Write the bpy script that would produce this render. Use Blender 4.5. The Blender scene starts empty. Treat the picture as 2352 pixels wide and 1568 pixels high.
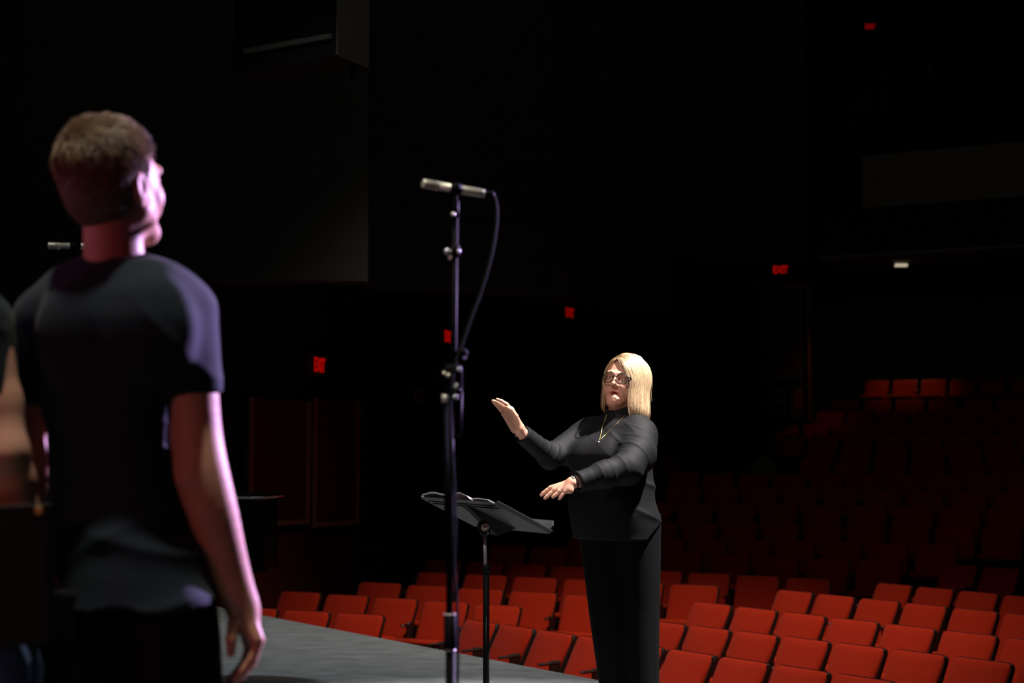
import bpy, math, random
import numpy as np
from mathutils import Vector, Matrix

# ------------------------------------------------------------------ camera
F = 50.0 / 36.0 * 2352
EYE = Vector((0.0, 0.0, 1.14))
PITCH = math.atan(283 / F)
SC = bpy.context.scene
COL = SC.collection
cam_data = bpy.data.cameras.new('camera')
cam = bpy.data.objects.new('camera', cam_data)
COL.objects.link(cam)
cam.location = EYE
cam.rotation_euler = (math.pi / 2 + PITCH, 0, 0)
cam_data.lens = 50
cam_data.sensor_width = 36
cam_data.clip_end = 200
cam_data.dof.use_dof = True
cam_data.dof.focus_distance = 6.4
cam_data.dof.aperture_fstop = 2.4
SC.camera = cam

# ------------------------------------------------------------------ view, world, lights
SC.view_settings.view_transform = 'Standard'
SC.view_settings.look = 'None'
SC.view_settings.exposure = 0.0
SC.view_settings.gamma = 1.0
SC.view_settings.use_curve_mapping = False
world = bpy.data.worlds.new('world')
SC.world = world
world.use_nodes = True
world.node_tree.nodes['Background'].inputs[0].default_value = (0.0, 0.0, 0.0, 1)
world.node_tree.nodes['Background'].inputs[1].default_value = 0.0


def light(name, kind, loc, target, power, color, size=0.2, angle=40, blend=0.5):
    d = bpy.data.lights.new(name, kind)
    d.energy = power
    d.color = color
    if kind == 'SPOT':
        d.spot_size = math.radians(angle)
        d.spot_blend = blend
        d.shadow_soft_size = size
    elif kind == 'AREA':
        d.size = size
    else:
        d.shadow_soft_size = size
    o = bpy.data.objects.new(name, d)
    COL.objects.link(o)
    o.location = loc
    v = Vector(target) - Vector(loc)
    o.rotation_euler = v.to_track_quat('-Z', 'Y').to_euler()
    return o


# white key over the conductor (steep, from the stage-right side of the grid)
light('conductor_spot', 'SPOT', (3.1, 5.6, 7.2), (0.40, 6.25, 0.95), 7600, (1.0, 0.94, 0.91), 0.10, 21, 0.5)
light('conductor_front_spot', 'SPOT', (-2.0, 1.0, 6.6), (0.46, 6.3, 1.58), 760, (1.0, 0.87, 0.76), 0.15, 7.5, 0.7)
light('front_row_spot', 'SPOT', (2.2, 9.2, 8.0), (0.6, 11.0, -0.4), 2500, (1.0, 0.90, 0.80), 0.15, 57, 0.9)
light('stage_spot', 'SPOT', (-2.6, 5.6, 8.0), (-1.3, 8.3, 0.0), 1500, (0.86, 0.92, 1.0), 0.3, 38, 0.7)
light('pink_side_spot', 'SPOT', (4.35, 8.0, 3.5), (-0.85, 2.8, 1.2), 9500, (0.60, 0.41, 0.92), 0.08, 17, 0.4)
light('choir_fill_spot', 'SPOT', (-2.2, -0.9, 2.3), (-0.80, 2.8, 0.9), 18, (1.0, 0.62, 0.42), 0.25, 20, 0.7)
light('choir_top_spot', 'SPOT', (-0.75, 2.3, 6.6), (-0.85, 2.9, 1.4), 850, (1.0, 0.90, 0.74), 0.12, 34, 0.6)
light('red_wash_spot', 'SPOT', (-3.4, -1.0, 2.4), (-0.8, 2.9, 1.1), 48, (1.0, 0.03, 0.10), 0.3, 30, 0.6)
light('mic_spot', 'SPOT', (-1.0, 0.6, 5.6), (-0.3, 3.4, 1.8), 430, (0.92, 0.95, 0.85), 0.05, 14, 0.5)
light('far_mic_fill', 'SPOT', (-1.9, 2.2, 5.6), (-1.38, 4.5, 1.82), 300, (0.92, 0.95, 0.88), 0.05, 10, 0.5)  # added lamp that brightens the far microphone, no real fixture
light('rear_row_downlight', 'SPOT', (6.60, 24.25, 4.50), (6.80, 24.45, 2.3), 21, (1.0, 0.66, 0.26), 0.05, 52, 0.9)
light('aisle_door_light', 'SPOT', (5.5, 21.9, 4.3), (4.9, 23.0, 2.2), 6, (1.0, 0.62, 0.34), 0.05, 40, 0.9)
light('music_fill', 'SPOT', (-0.9, 2.2, 6.4), (-0.15, 5.75, 1.0), 420, (0.95, 0.96, 1.0), 0.08, 9, 0.5)  # added to whiten the sheet music, stands for no actual lamp
light('house_glow', 'AREA', (2.0, 5.0, 8.6), (2.5, 16.0, 1.0), 22, (1.0, 0.93, 0.78), 3.0)


# ------------------------------------------------------------------ helpers
def at(px, py, Y):
    """world point at depth Y (metres in front of the camera) seen at a photo pixel"""
    u = (px - 1176) / F
    v = -(py - 784) / F
    c, s = math.cos(PITCH), math.sin(PITCH)
    d = Vector((u, c - v * s, s + v * c))
    return EYE + d * (Y / d.y)


def on_plane(px, py, nx, ny, D):
    u = (px - 1176) / F
    v = -(py - 784) / F
    c, s = math.cos(PITCH), math.sin(PITCH)
    d = Vector((u, c - v * s, s + v * c))
    return EYE + d * (D / (nx * d.x + ny * d.y))


def tag(o, label=None, cat=None, group=None, kind=None):
    if label: o['label'] = label
    if cat: o['category'] = cat
    if group: o['group'] = group
    if kind: o['kind'] = kind
    return o


def empty(name, loc, rz=0.0):
    o = bpy.data.objects.new(name, None)
    o.empty_display_size = 0.1
    COL.objects.link(o)
    o.location = loc
    o.rotation_euler = (0, 0, rz)
    return o


def link(name, me, mats, parent=None, smooth=True, world_coords=False):
    o = bpy.data.objects.new(name, me)
    COL.objects.link(o)
    for m in (mats if isinstance(mats, (list, tuple)) else [mats]):
        me.materials.append(m)
    if smooth:
        me.polygons.foreach_set('use_smooth', [True] * len(me.polygons))
    if parent is not None:
        o.parent = parent
        if world_coords:
            # geometry given in world space: keep the object's origin at the parent's
            pm = parent_matrix(parent)
            me.transform(pm.inverted())
    me.update()
    return o


def parent_matrix(o):
    m = Matrix.LocRotScale(o.location, o.rotation_euler, o.scale)
    return parent_matrix(o.parent) @ m if o.parent else m


class MB:
    """collects simple solids into one mesh"""
    def __init__(self):
        self.v, self.f, self.s = [], [], []

    def add(self, vs, fs, smooth=False):
        n = len(self.v)
        self.v += [tuple(p) for p in vs]
        self.f += [tuple(n + i for i in f) for f in fs]
        self.s += [smooth] * len(fs)
        return self

    def box(self, c, size, M=None, bev=0.0):
        x, y, z = (s / 2 for s in size)
        if bev <= 0:
            vs = [Vector((sx * x, sy * y, sz * z)) for sx in (-1, 1) for sy in (-1, 1) for sz in (-1, 1)]
            fs = [(0, 1, 3, 2), (4, 6, 7, 5), (0, 4, 5, 1), (2, 3, 7, 6), (0, 2, 6, 4), (1, 5, 7, 3)]
        else:
            b = min(bev, x * .9, y * .9, z * .9)
            vs, fs = [], []
            idx = {}
            for sx in (-1, 1):
                for sy in (-1, 1):
                    for sz in (-1, 1):
                        for a in range(3):
                            p = [sx * x, sy * y, sz * z]
                            for k in range(3):
                                if k != a:
                                    p[k] -= b * (sx, sy, sz)[k]
                            idx[(sx, sy, sz, a)] = len(vs)
                            vs.append(Vector(p))
            for a in range(3):
                o1, o2 = [(1, 2), (2, 0), (0, 1)][a]
                for s in (-1, 1):
                    q = []
                    for (s1, s2) in ((-1, -1), (1, -1), (1, 1), (-1, 1)):
                        t = [0, 0, 0]; t[a] = s; t[o1] = s1; t[o2] = s2
                        q.append(idx[(*t, a)])
                    fs.append(q if s > 0 else q[::-1])
            for a in range(3):       # edge strips along axis a
                o1, o2 = [(1, 2), (2, 0), (0, 1)][a]
                for s1 in (-1, 1):
                    for s2 in (-1, 1):
                        t0 = [0, 0, 0]; t0[a] = -1; t0[o1] = s1; t0[o2] = s2
                        t1 = list(t0); t1[a] = 1
                        q = [idx[(*t0, o1)], idx[(*t1, o1)], idx[(*t1, o2)], idx[(*t0, o2)]]
                        fs.append(q if s1 * s2 < 0 else q[::-1])
            for sx in (-1, 1):
                for sy in (-1, 1):
                    for sz in (-1, 1):
                        q = [idx[(sx, sy, sz, k)] for k in range(3)]
                        fs.append(q if sx * sy * sz > 0 else q[::-1])
        c = Vector(c)
        vs = [(M @ v if M else v) + c for v in vs]
        return self.add(vs, fs)

    def tube(self, pts, r, n=10, cap=True, flat=None):
        pts = [Vector(p) for p in pts]
        rs = r if isinstance(r, (list, tuple)) else [r] * len(pts)
        vs, fs = [], []
        up = None
        for i, p in enumerate(pts):
            t = (pts[min(i + 1, len(pts) - 1)] - pts[max(i - 1, 0)]).normalized()
            if up is None:
                a = Vector((0, 0, 1)) if abs(t.z) < .9 else Vector((1, 0, 0))
                up = (a - t * a.dot(t)).normalized()
            else:
                up = (up - t * up.dot(t)).normalized()
            sd = t.cross(up)
            for k in range(n):
                an = 2 * math.pi * k / n
                vs.append(p + (up * math.cos(an) + sd * math.sin(an)) * rs[i])
        for i in range(len(pts) - 1):
            for k in range(n):
                k2 = (k + 1) % n
                fs.append((i * n + k, i * n + k2, (i + 1) * n + k2, (i + 1) * n + k))
        self.add(vs, fs, True)
        if cap:
            m = len(self.v) - len(vs)
            self.f.append(tuple(m + k for k in range(n))[::-1]); self.s.append(False)
            self.f.append(tuple(m + (len(pts) - 1) * n + k for k in range(n))); self.s.append(False)
        return self

    def ball(self, c, r, n=12, sc=(1, 1, 1)):
        c = Vector(c)
        vs, fs = [], []
        for i in range(n // 2 + 1):
            th = math.pi * i / (n // 2)
            for k in range(n):
                ph = 2 * math.pi * k / n
                vs.append(c + Vector((math.sin(th) * math.cos(ph) * sc[0], math.sin(th) * math.sin(ph) * sc[1], math.cos(th) * sc[2])) * r)
        for i in range(n // 2):
            for k in range(n):
                k2 = (k + 1) % n
                fs.append((i * n + k, (i + 1) * n + k, (i + 1) * n + k2, i * n + k2))
        return self.add(vs, fs, True)

    def prism(self, poly, z0, z1):
        n = len(poly)
        vs = [(x, y, z0) for x, y in poly] + [(x, y, z1) for x, y in poly]
        a = sum(poly[i][0] * poly[(i + 1) % n][1] - poly[(i + 1) % n][0] * poly[i][1] for i in range(n))
        o = list(range(n)) if a > 0 else list(range(n))[::-1]
        fs = [tuple(o[::-1]), tuple(n + i for i in o)]
        for i in range(n):
            j = (i + 1) % n
            fs.append((o[i], o[j], n + o[j], n + o[i]))
        return self.add(vs, fs)

    def mesh(self, name):
        me = bpy.data.meshes.new(name)
        me.from_pydata([tuple(v) for v in self.v], [], self.f)
        me.polygons.foreach_set('use_smooth', self.s)
        return me

    def build(self, name, mat, parent=None, world_coords=False):
        return link(name, self.mesh(name), mat, parent, False, world_coords)


def wall_between(name, p0, p1, z0, z1, th, mat):
    """an upright slab between two plan points"""
    a, b = Vector(p0), Vector(p1)
    d = (b - a).normalized()
    n = Vector((-d.y, d.x)) * th
    m = MB().prism([tuple(a), tuple(b), tuple(b + n), tuple(a + n)], z0, z1)
    return tag(m.build(name, mat), kind='structure')


# ------------------------------------------------------------------ materials
def material(name, color, rough=0.6, metal=0.0, spec=0.5, noise=0.0, nscale=20, bump=0.0, bscale=200,
             emit=None, estr=0.0, sheen=0.0, sss=0.0, coat=0.0, stretch=None):
    m = bpy.data.materials.new(name)
    m.use_nodes = True
    nt = m.node_tree
    b = nt.nodes['Principled BSDF']
    b.inputs['Base Color'].default_value = (*color, 1)
    b.inputs['Roughness'].default_value = rough
    b.inputs['Metallic'].default_value = metal
    b.inputs['Specular IOR Level'].default_value = spec
    if sheen:
        b.inputs['Sheen Weight'].default_value = sheen
        b.inputs['Sheen Roughness'].default_value = 0.5
    if sss:
        b.inputs['Subsurface Weight'].default_value = sss
        b.inputs['Subsurface Radius'].default_value = (1.0, 0.35, 0.2)
        b.inputs['Subsurface Scale'].default_value = 0.012
    if coat:
        b.inputs['Coat Weight'].default_value = coat
        b.inputs['Coat Roughness'].default_value = 0.05
    tc = nt.nodes.new('ShaderNodeTexCoord')
    src = tc.outputs['Object']
    if stretch:
        mp = nt.nodes.new('ShaderNodeMapping')
        mp.inputs['Scale'].default_value = stretch
        nt.links.new(src, mp.inputs[0])
        src = mp.outputs[0]
    if noise:
        n = nt.nodes.new('ShaderNodeTexNoise')
        n.inputs['Scale'].default_value = nscale
        n.inputs['Detail'].default_value = 6
        nt.links.new(src, n.inputs['Vector'])
        r = nt.nodes.new('ShaderNodeValToRGB')
        r.color_ramp.elements[0].position = 0.3
        r.color_ramp.elements[1].position = 0.7
        r.color_ramp.elements[0].color = (*[c * (1 - noise) for c in color], 1)
        r.color_ramp.elements[1].color = (*[min(1, c * (1 + noise)) for c in color], 1)
        nt.links.new(n.outputs['Fac'], r.inputs[0])
        nt.links.new(r.outputs[0], b.inputs['Base Color'])
    if bump:
        n2 = nt.nodes.new('ShaderNodeTexNoise')
        n2.inputs['Scale'].default_value = bscale
        n2.inputs['Detail'].default_value = 3
        nt.links.new(src, n2.inputs['Vector'])
        bp = nt.nodes.new('ShaderNodeBump')
        bp.inputs['Strength'].default_value = bump
        bp.inputs['Distance'].default_value = 0.004
        nt.links.new(n2.outputs['Fac'], bp.inputs['Height'])
        nt.links.new(bp.outputs[0], b.inputs['Normal'])
    if emit:
        b.inputs['Emission Color'].default_value = (*emit, 1)
        b.inputs['Emission Strength'].default_value = estr
    return m


M = {
    'seat_red': material('seat_red', (0.42, 0.022, 0.005), 0.9, noise=.22, nscale=300, bump=.4, bscale=500, sheen=.05, spec=.1),
    'seat_shell': material('seat_shell', (0.014, 0.008, 0.006), 0.38),
    'seat_metal': material('seat_metal', (0.10, 0.08, 0.06), 0.45, 0.5),
    'stage': material('stage', (0.11, 0.118, 0.118), 0.62, noise=.25, nscale=5, bump=.3, bscale=60, stretch=(1, 1.8, 1)),
    'house_floor': material('house_floor', (0.012, 0.008, 0.008), 0.9, noise=.2, nscale=30),
    'wall_dark': material('wall_dark', (0.008, 0.008, 0.008), 0.9, noise=.2, nscale=4),
    'wall_panel': material('wall_panel', (0.014, 0.0135, 0.009), 0.85, noise=.12, nscale=6, bump=.2, bscale=60),
    'balcony': material('balcony', (0.28, 0.27, 0.20), 0.9, noise=.1, nscale=8),
    'green_wall': material('green_wall', (0.05, 0.06, 0.045), 0.9, noise=.1, nscale=8),
    'door_red': material('door_red', (0.10, 0.009, 0.008), 0.6, noise=.15, nscale=12, stretch=(1, 1, 6)),
    'trim_red': material('trim_red', (0.30, 0.05, 0.02), 0.6),
    'door_edge': material('door_edge', (0.34, 0.22, 0.18), 0.5),
    'sign_box': material('sign_box', (0.10, 0.05, 0.035), 0.6),
    'sign_red': material('sign_red', (0.3, 0.0, 0.0), 0.6, emit=(1, 0.005, 0.002), estr=0.3),
    'sign_dim': material('sign_dim', (0.3, 0.0, 0.0), 0.6, emit=(1, 0.005, 0.002), estr=0.2),
    'plate': material('plate', (0.45, 0.42, 0.36), 0.5),
    'lamp_glow': material('lamp_glow', (0.8, 0.75, 0.6), 0.5, emit=(1, 0.85, 0.6), estr=0.5),
    'black_metal': material('black_metal', (0.0015, 0.0015, 0.0018), 0.6, 0.0, spec=.05),
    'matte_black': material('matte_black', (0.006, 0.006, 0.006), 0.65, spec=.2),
    'rubber': material('rubber', (0.02, 0.022, 0.022), 0.6),
    'cable': material('cable', (0.005, 0.008, 0.008), 0.8, spec=.08),
    'chrome': material('chrome', (0.75, 0.77, 0.85), 0.34, 0.7),
    'nickel': material('nickel', (0.66, 0.65, 0.55), 0.42, 0.6),
    'desk_metal': material('desk_metal', (0.055, 0.058, 0.06), 0.5, bump=.1),
    'paper': material('paper', (0.8, 0.8, 0.78), 0.8, noise=.05, nscale=40),
    'paper_green': material('paper_green', (0.35, 0.42, 0.37), 0.7, noise=.2, nscale=60),
    'piano': material('piano', (0.004, 0.004, 0.004), 0.08, coat=1.0),
    'speaker_lit_side': material('speaker_lit_side', (0.09, 0.09, 0.065), 0.8, noise=.1, nscale=30),  # paler tone, paints in the light falling on the cabinet's side
    'gold': material('gold', (0.9, 0.68, 0.25), 0.3, 1.0),
    'skin': material('skin', (0.72, 0.375, 0.265), 0.5, noise=.06, nscale=25, bump=.15, bscale=160, sss=.15, spec=.35),
    'skin_boy': material('skin_boy', (0.62, 0.34, 0.25), 0.5, noise=.08, nscale=22, bump=.1, bscale=160, sss=.2, spec=.35),
    'lips': material('lips', (0.55, 0.13, 0.12), 0.4),
    'mouth': material('mouth', (0.05, 0.01, 0.01), 0.6),
    'eye_white': material('eye_white', (0.7, 0.68, 0.66), 0.2),
    'iris': material('iris', (0.06, 0.08, 0.09), 0.1),
    'sweater': material('sweater', (0.0046, 0.0050, 0.0066), 0.72, noise=.12, nscale=150, bump=.06, bscale=900, spec=.25),
    'trousers': material('trousers', (0.004, 0.0042, 0.0052), 0.8, bump=.1, bscale=600, spec=.15),
    'tee': material('tee', (0.010, 0.021, 0.034), 0.9, noise=.12, nscale=120, bump=.15, bscale=500, sheen=.1, spec=.2),
    'jeans': material('jeans', (0.07, 0.12, 0.28), 0.85, noise=.3, nscale=90, bump=.3, bscale=300),
    'hair_blonde': material('hair_blonde', (0.62, 0.42, 0.24), 0.38, noise=.35, nscale=70, spec=.6, stretch=(1, 1, .15)),
    'hair_root': material('hair_root', (0.16, 0.095, 0.05), 0.5),
    'hair_brown': material('hair_brown', (0.15, 0.10, 0.055), 0.5, noise=.4, nscale=60),
    'glasses': material('glasses', (0.01, 0.02, 0.022), 0.12, coat=.5),
    'shoe': material('shoe', (0.01, 0.01, 0.01), 0.3),
}
# lips: tinted where the 'lip' attribute says so
_nt = M['skin'].node_tree
_b = _nt.nodes['Principled BSDF']
_old = _b.inputs['Base Color'].links[0].from_socket
_at = _nt.nodes.new('ShaderNodeAttribute'); _at.attribute_name = 'lip'
_mx = _nt.nodes.new('ShaderNodeMix'); _mx.data_type = 'RGBA'
_nt.links.new(_at.outputs['Fac'], _mx.inputs[0])
_nt.links.new(_old, _mx.inputs[6])
_mx.inputs[7].default_value = (0.46, 0.13, 0.11, 1)
_nt.links.new(_mx.outputs[2], _b.inputs['Base Color'])
gl = bpy.data.materials.new('lens')
gl.use_nodes = True
_b = gl.node_tree.nodes['Principled BSDF']
_b.inputs['Base Color'].default_value = (1, 1, 1, 1)
_b.inputs['Roughness'].default_value = 0.0
_b.inputs['Transmission Weight'].default_value = 1.0
_b.inputs['IOR'].default_value = 1.05
M['lens'] = gl


# ------------------------------------------------------------------ smooth solids (signed distance -> mesh)
def smin(a, b, k):
    h = np.clip(0.5 + 0.5 * (b - a) / k, 0, 1)
    return b * (1 - h) + a * h - k * h * (1 - h)


def smax(a, b, k):
    return -smin(-a, -b, k)


class S:
    """evaluates distance fields on points P (N,3)"""
    def __init__(self, P):
        self.P = P

    def cone(self, a, b, ra, rb, axis=None, flat=1.0):
        P = self.P
        a = np.array(a, dtype=np.float32); b = np.array(b, dtype=np.float32)
        ab = b - a
        pa = P - a
        t = np.clip((pa @ ab) / max(float(ab @ ab), 1e-9), 0, 1)
        v = pa - t[:, None] * ab
        if axis is not None:
            ax = np.array(axis, dtype=np.float32); ax /= np.linalg.norm(ax)
            v = v + (v @ ax)[:, None] * ax * (1.0 / flat - 1.0)
            return (np.sqrt((v * v).sum(1)) - (ra + t * (rb - ra))) * min(1.0, (1 + flat) / 2)
        return np.sqrt((v * v).sum(1)) - (ra + t * (rb - ra))

    def ball(self, c, r):
        v = self.P - np.array(c, dtype=np.float32)
        return np.sqrt((v * v).sum(1)) - r

    def ell(self, c, r, R=None):
        v = self.P - np.array(c, dtype=np.float32)
        if R is not None:
            v = v @ np.array(R, dtype=np.float32)      # columns of R = local axes
        r = np.array(r, dtype=np.float32)
        k0 = np.sqrt(((v / r) ** 2).sum(1)) + 1e-6
        k1 = np.sqrt(((v / (r * r)) ** 2).sum(1)) + 1e-6
        return k0 * (k0 - 1) / k1

    def stack(self, rows, yaw=0.0, p=2.0):
        """rows: (z, cx, cy, a, b) top to bottom or bottom to top; a across, b front-back, turned by yaw"""
        rows = sorted(rows)
        zs = np.array([r[0] for r in rows])
        zz = np.linspace(zs[0], zs[-1], 160)
        ks = max(3, 160 // (len(rows) * 2)) | 1
        ker = np.hanning(ks + 2)[1:-1]; ker /= ker.sum()

        def col(i):
            v = np.interp(zz, zs, [r[i] for r in rows])
            pad = np.pad(v, ks // 2, mode='reflect', reflect_type='odd')
            v = np.convolve(pad, ker, mode='valid')
            return np.interp(self.P[:, 2], zz, v)
        x = self.P[:, 0] - col(1)
        y = self.P[:, 1] - col(2)
        a, b = col(3), col(4)
        c, s = math.cos(yaw), math.sin(yaw)
        lx = (x * c + y * s) / a
        ly = (-x * s + y * c) / b
        k = (np.abs(lx) ** p + np.abs(ly) ** p) ** (1.0 / p)
        d = (k - 1) * np.minimum(a, b)
        d = np.maximum(d, self.P[:, 2] - zs[-1])
        d = np.maximum(d, zs[0] - self.P[:, 2])
        return d.astype(np.float32)

    def chain(self, pts, rs, k=0.01, axis=None, flat=1.0):
        d = None
        for i in range(len(pts) - 1):
            e = self.cone(pts[i], pts[i + 1], rs[i], rs[i + 1], axis, flat)
            d = e if d is None else smin(d, e, k)
        return d


def sdf_mesh(name, fn, lo, hi, h):
    """naive surface nets over fn(S) on a grid"""
    lo = np.array(lo, dtype=np.float64); hi = np.array(hi, dtype=np.float64)
    n = np.ceil((hi - lo) / h).astype(int) + 1
    Bk = 4
    n = ((n + Bk - 1) // Bk) * Bk
    ax = [lo[i] + h * np.arange(n[i]) for i in range(3)]
    cb = [lo[i] + h * (np.arange(n[i] // Bk) * Bk + (Bk - 1) / 2) for i in range(3)]
    X, Y, Z = np.meshgrid(*cb, indexing='ij')
    CD = fn(S(np.stack([X.ravel(), Y.ravel(), Z.ravel()], 1).astype(np.float32))).reshape(X.shape)
    D = np.repeat(np.repeat(np.repeat(CD, Bk, 0), Bk, 1), Bk, 2).astype(np.float32)
    D = np.where(np.abs(D) < h * .5, np.sign(D) * h * .5, D).astype(np.float32)
    near = np.argwhere(np.abs(CD) < Bk * h * 1.6)
    oo = np.stack(np.meshgrid(*[np.arange(Bk)] * 3, indexing='ij'), -1).reshape(-1, 3)
    for i in range(0, len(near), 6000):
        J = (near[i:i + 6000, None, :] * Bk + oo[None]).reshape(-1, 3)
        P = (lo + J * h).astype(np.float32)
        D[J[:, 0], J[:, 1], J[:, 2]] = fn(S(P))
    D[0] = D[-1] = 1; D[:, 0] = D[:, -1] = 1; D[:, :, 0] = D[:, :, -1] = 1
    D[D == 0] = 1e-6
    neg = D < 0
    c = [(i, j, k) for i in (0, 1) for j in (0, 1) for k in (0, 1)]
    m = tuple(n - 1)
    sl = lambda o: tuple(slice(o[a], o[a] + m[a]) for a in range(3))
    cnt = sum(neg[sl(o)].astype(np.int8) for o in c)
    act = (cnt > 0) & (cnt < 8)
    I = np.argwhere(act)
    ids = -np.ones(m, dtype=np.int64)
    ids[act] = np.arange(len(I))
    acc = np.zeros((len(I), 3)); w = np.zeros(len(I))
    for o in c:
        for a in range(3):
            if o[a] == 0:
                o2 = list(o); o2[a] = 1
                d0 = D[I[:, 0] + o[0], I[:, 1] + o[1], I[:, 2] + o[2]]
                d1 = D[I[:, 0] + o2[0], I[:, 1] + o2[1], I[:, 2] + o2[2]]
                x = (d0 < 0) != (d1 < 0)
                t = np.where(x, d0 / np.where(x, d0 - d1, 1), 0)
                p = np.array(o, dtype=float)[None].repeat(len(I), 0)
                p[:, a] += t
                acc[x] += p[x]; w[x] += 1
    V = lo + (I + acc / w[:, None]) * h
    faces = []
    for a in range(3):
        b1, b2 = (a + 1) % 3, (a + 2) % 3
        s0 = [slice(1, -1)] * 3; s0[a] = slice(0, -1)
        s1 = list(s0); s1[a] = slice(1, None)
        n0, n1 = neg[tuple(s0)], neg[tuple(s1)]
        E = np.argwhere(n0 != n1)
        if len(E) == 0: continue
        flip = n0[tuple(E.T)]
        off = np.ones(3, dtype=int); off[a] = 0
        E = E + off
        q = []
        for (u, v) in ((-1, -1), (0, -1), (0, 0), (-1, 0)):
            e = E.copy(); e[:, b1] += u; e[:, b2] += v
            q.append(ids[tuple(e.T)])
        q = np.stack(q, 1)
        q[~flip] = q[~flip][:, ::-1]
        faces.append(q)
    Q = np.concatenate(faces)
    me = bpy.data.meshes.new(name)
    me.vertices.add(len(V)); me.vertices.foreach_set('co', V.ravel())
    me.loops.add(Q.size); me.loops.foreach_set('vertex_index', Q.ravel())
    me.polygons.add(len(Q)); me.polygons.foreach_set('loop_start', np.arange(0, Q.size, 4))
    me.update(calc_edges=True)
    me.validate()
    return me


def join_meshes(name, meshes):
    V, Fc, n = [], [], 0
    for me in meshes:
        k = len(me.vertices)
        co = np.empty(k * 3); me.vertices.foreach_get('co', co)
        li = np.empty(len(me.loops), dtype=np.int64); me.loops.foreach_get('vertex_index', li)
        V.append(co.reshape(-1, 3)); Fc.append(li + n); n += k
    V = np.concatenate(V); L = np.concatenate(Fc)
    me = bpy.data.meshes.new(name)
    me.vertices.add(len(V)); me.vertices.foreach_set('co', V.ravel())
    me.loops.add(len(L)); me.loops.foreach_set('vertex_index', L)
    me.polygons.add(len(L) // 4); me.polygons.foreach_set('loop_start', np.arange(0, len(L), 4))
    me.update(calc_edges=True)
    return me


def wob(P, f, ax=(1, 1, 1), seed=0.0):
    """cheap smooth pseudo noise in -1..1"""
    x, y, z = P[:, 0] * f * ax[0] + seed, P[:, 1] * f * ax[1] + seed * 1.7, P[:, 2] * f * ax[2] - seed
    return (np.sin(x + 1.7 * np.sin(y * .8 + z * .5)) + np.sin(y * 1.3 + 1.3 * np.sin(z * 1.1 + x * .6)) + np.sin(z * 1.2 + 1.5 * np.sin(x * .9 - y * .7))) / 3


def ridged(P, f, direction, seed=0.0, warp=0.6, wf=6.0, p=3.0):
    """parallel soft folds running across 'direction'"""
    d = np.array(direction, dtype=np.float32)
    t = P @ d * f + seed + warp * 3 * wob(P, wf, seed=seed)
    m = .55 + .45 * wob(P, wf * 1.7, seed=seed + 5)
    return (1 - np.sqrt(np.sin(t) ** 2 + .006)) ** p * m


def falloff(P, c, r):
    v = P - np.array(c, dtype=np.float32)
    return np.exp(-(v * v).sum(1) / (r * r))


def rot(yaw=0, pitch=0, roll=0):
    """head frame: +X subject's left, -Y face, +Z up"""
    return (Matrix.Rotation(yaw, 3, 'Z') @ Matrix.Rotation(pitch, 3, 'X') @ Matrix.Rotation(roll, 3, 'Y'))


def head_field(s0, C, R, fem=True, mouth=True):
    Rn = np.array(R, dtype=np.float32)
    s = S((s0.P - np.array(C, dtype=np.float32)) @ Rn)
    d = s.ell((0, .016, .036), (.074, .094, .084))
    d = smin(d, s.ell((0, -.028, -.010), (.063, .064, .088)), .03)
    jw = .046 if fem else .052
    for sx in (-1, 1):
        d = smin(d, s.cone((sx * jw, -.005, -.055), (sx * .012, -.070, -.098), .024, .018), .03)
        d = smin(d, s.ell((sx * .036, -.060, -.030), (.027, .024, .028)), .02)
        d = smin(d, s.cone((sx * .046, -.076, .026), (sx * .012, -.088, .022), .009, .009), .014)
        d = smax(d, -s.ell((sx * .031, -.100, .004), (.017, .016, .012)), .012)
        # lids round the eyeball, open along an almond slit
        lid = s.ball((sx * .031, -.0755, .003), .0148)
        lx = (s.P[:, 0] - sx * .031) / .0135
        op = (np.abs(s.P[:, 2] - .0025 + .0008 * lx * lx) - .0041 * np.clip(1 - lx * lx, 0, 1))
        lid = np.maximum(lid, -np.maximum(op, s.P[:, 1] + .078))
        d = smin(d, lid, .0025)
        d = smin(d, s.cone((sx * .043, -.076, -.012), (sx * .020, -.087, -.014), .0035, .0035), .008)
        # ear
        e = s.ell((sx * .079, .016, -.012), (.009, .020, .034))
        e = smax(e, -s.ell((sx * .088, .012, -.008), (.007, .011, .020)), .004)
        d = smin(d, e, .008)
    d = smin(d, s.ball((0, -.076, -.100), .017), .03)
    d = smin(d, s.cone((0, -.086, .014), (0, -.107, -.026), .0072, .0100), .010)
    for sx in (-1, 1):
        d = smin(d, s.ball((sx * .0105, -.097, -.031), .0074), .006)
        d = smax(d, -s.ball((sx * .006, -.104, -.041), .0035), .003)
        d = smin(d, s.cone((sx * .027, -.080, -.035), (sx * .036, -.072, -.060), .003, .002), .02)
    d = smin(d, s.cone((-.024, -.078, -.060), (0, -.0875, -.0575), .0035, .0042), .006)
    d = smin(d, s.cone((.024, -.078, -.060), (0, -.0875, -.0575), .0035, .0042), .006)
    d = smin(d, s.cone((-.022, -.078, -.070), (0, -.0855, -.0745), .004, .0050), .007)
    d = smin(d, s.cone((.022, -.078, -.070), (0, -.0855, -.0745), .004, .0050), .007)
    if mouth:
        d = smax(d, -s.ell((0, -.098, -.0655), (.0195, .026, .0055)), .0025)
    return d


def lip_mask(co, C, R):
    q = (co - np.array(C)) @ np.array(R, dtype=np.float64)
    x = np.abs(q[:, 0])
    top = -.0545 - x * .20; bot = -.0795 + x * .36
    m = np.minimum(np.minimum(top - q[:, 2], q[:, 2] - bot) / .0018, (.0265 - x) / .002)
    return np.clip(m, 0, 1) * (q[:, 1] < -.07)


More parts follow.
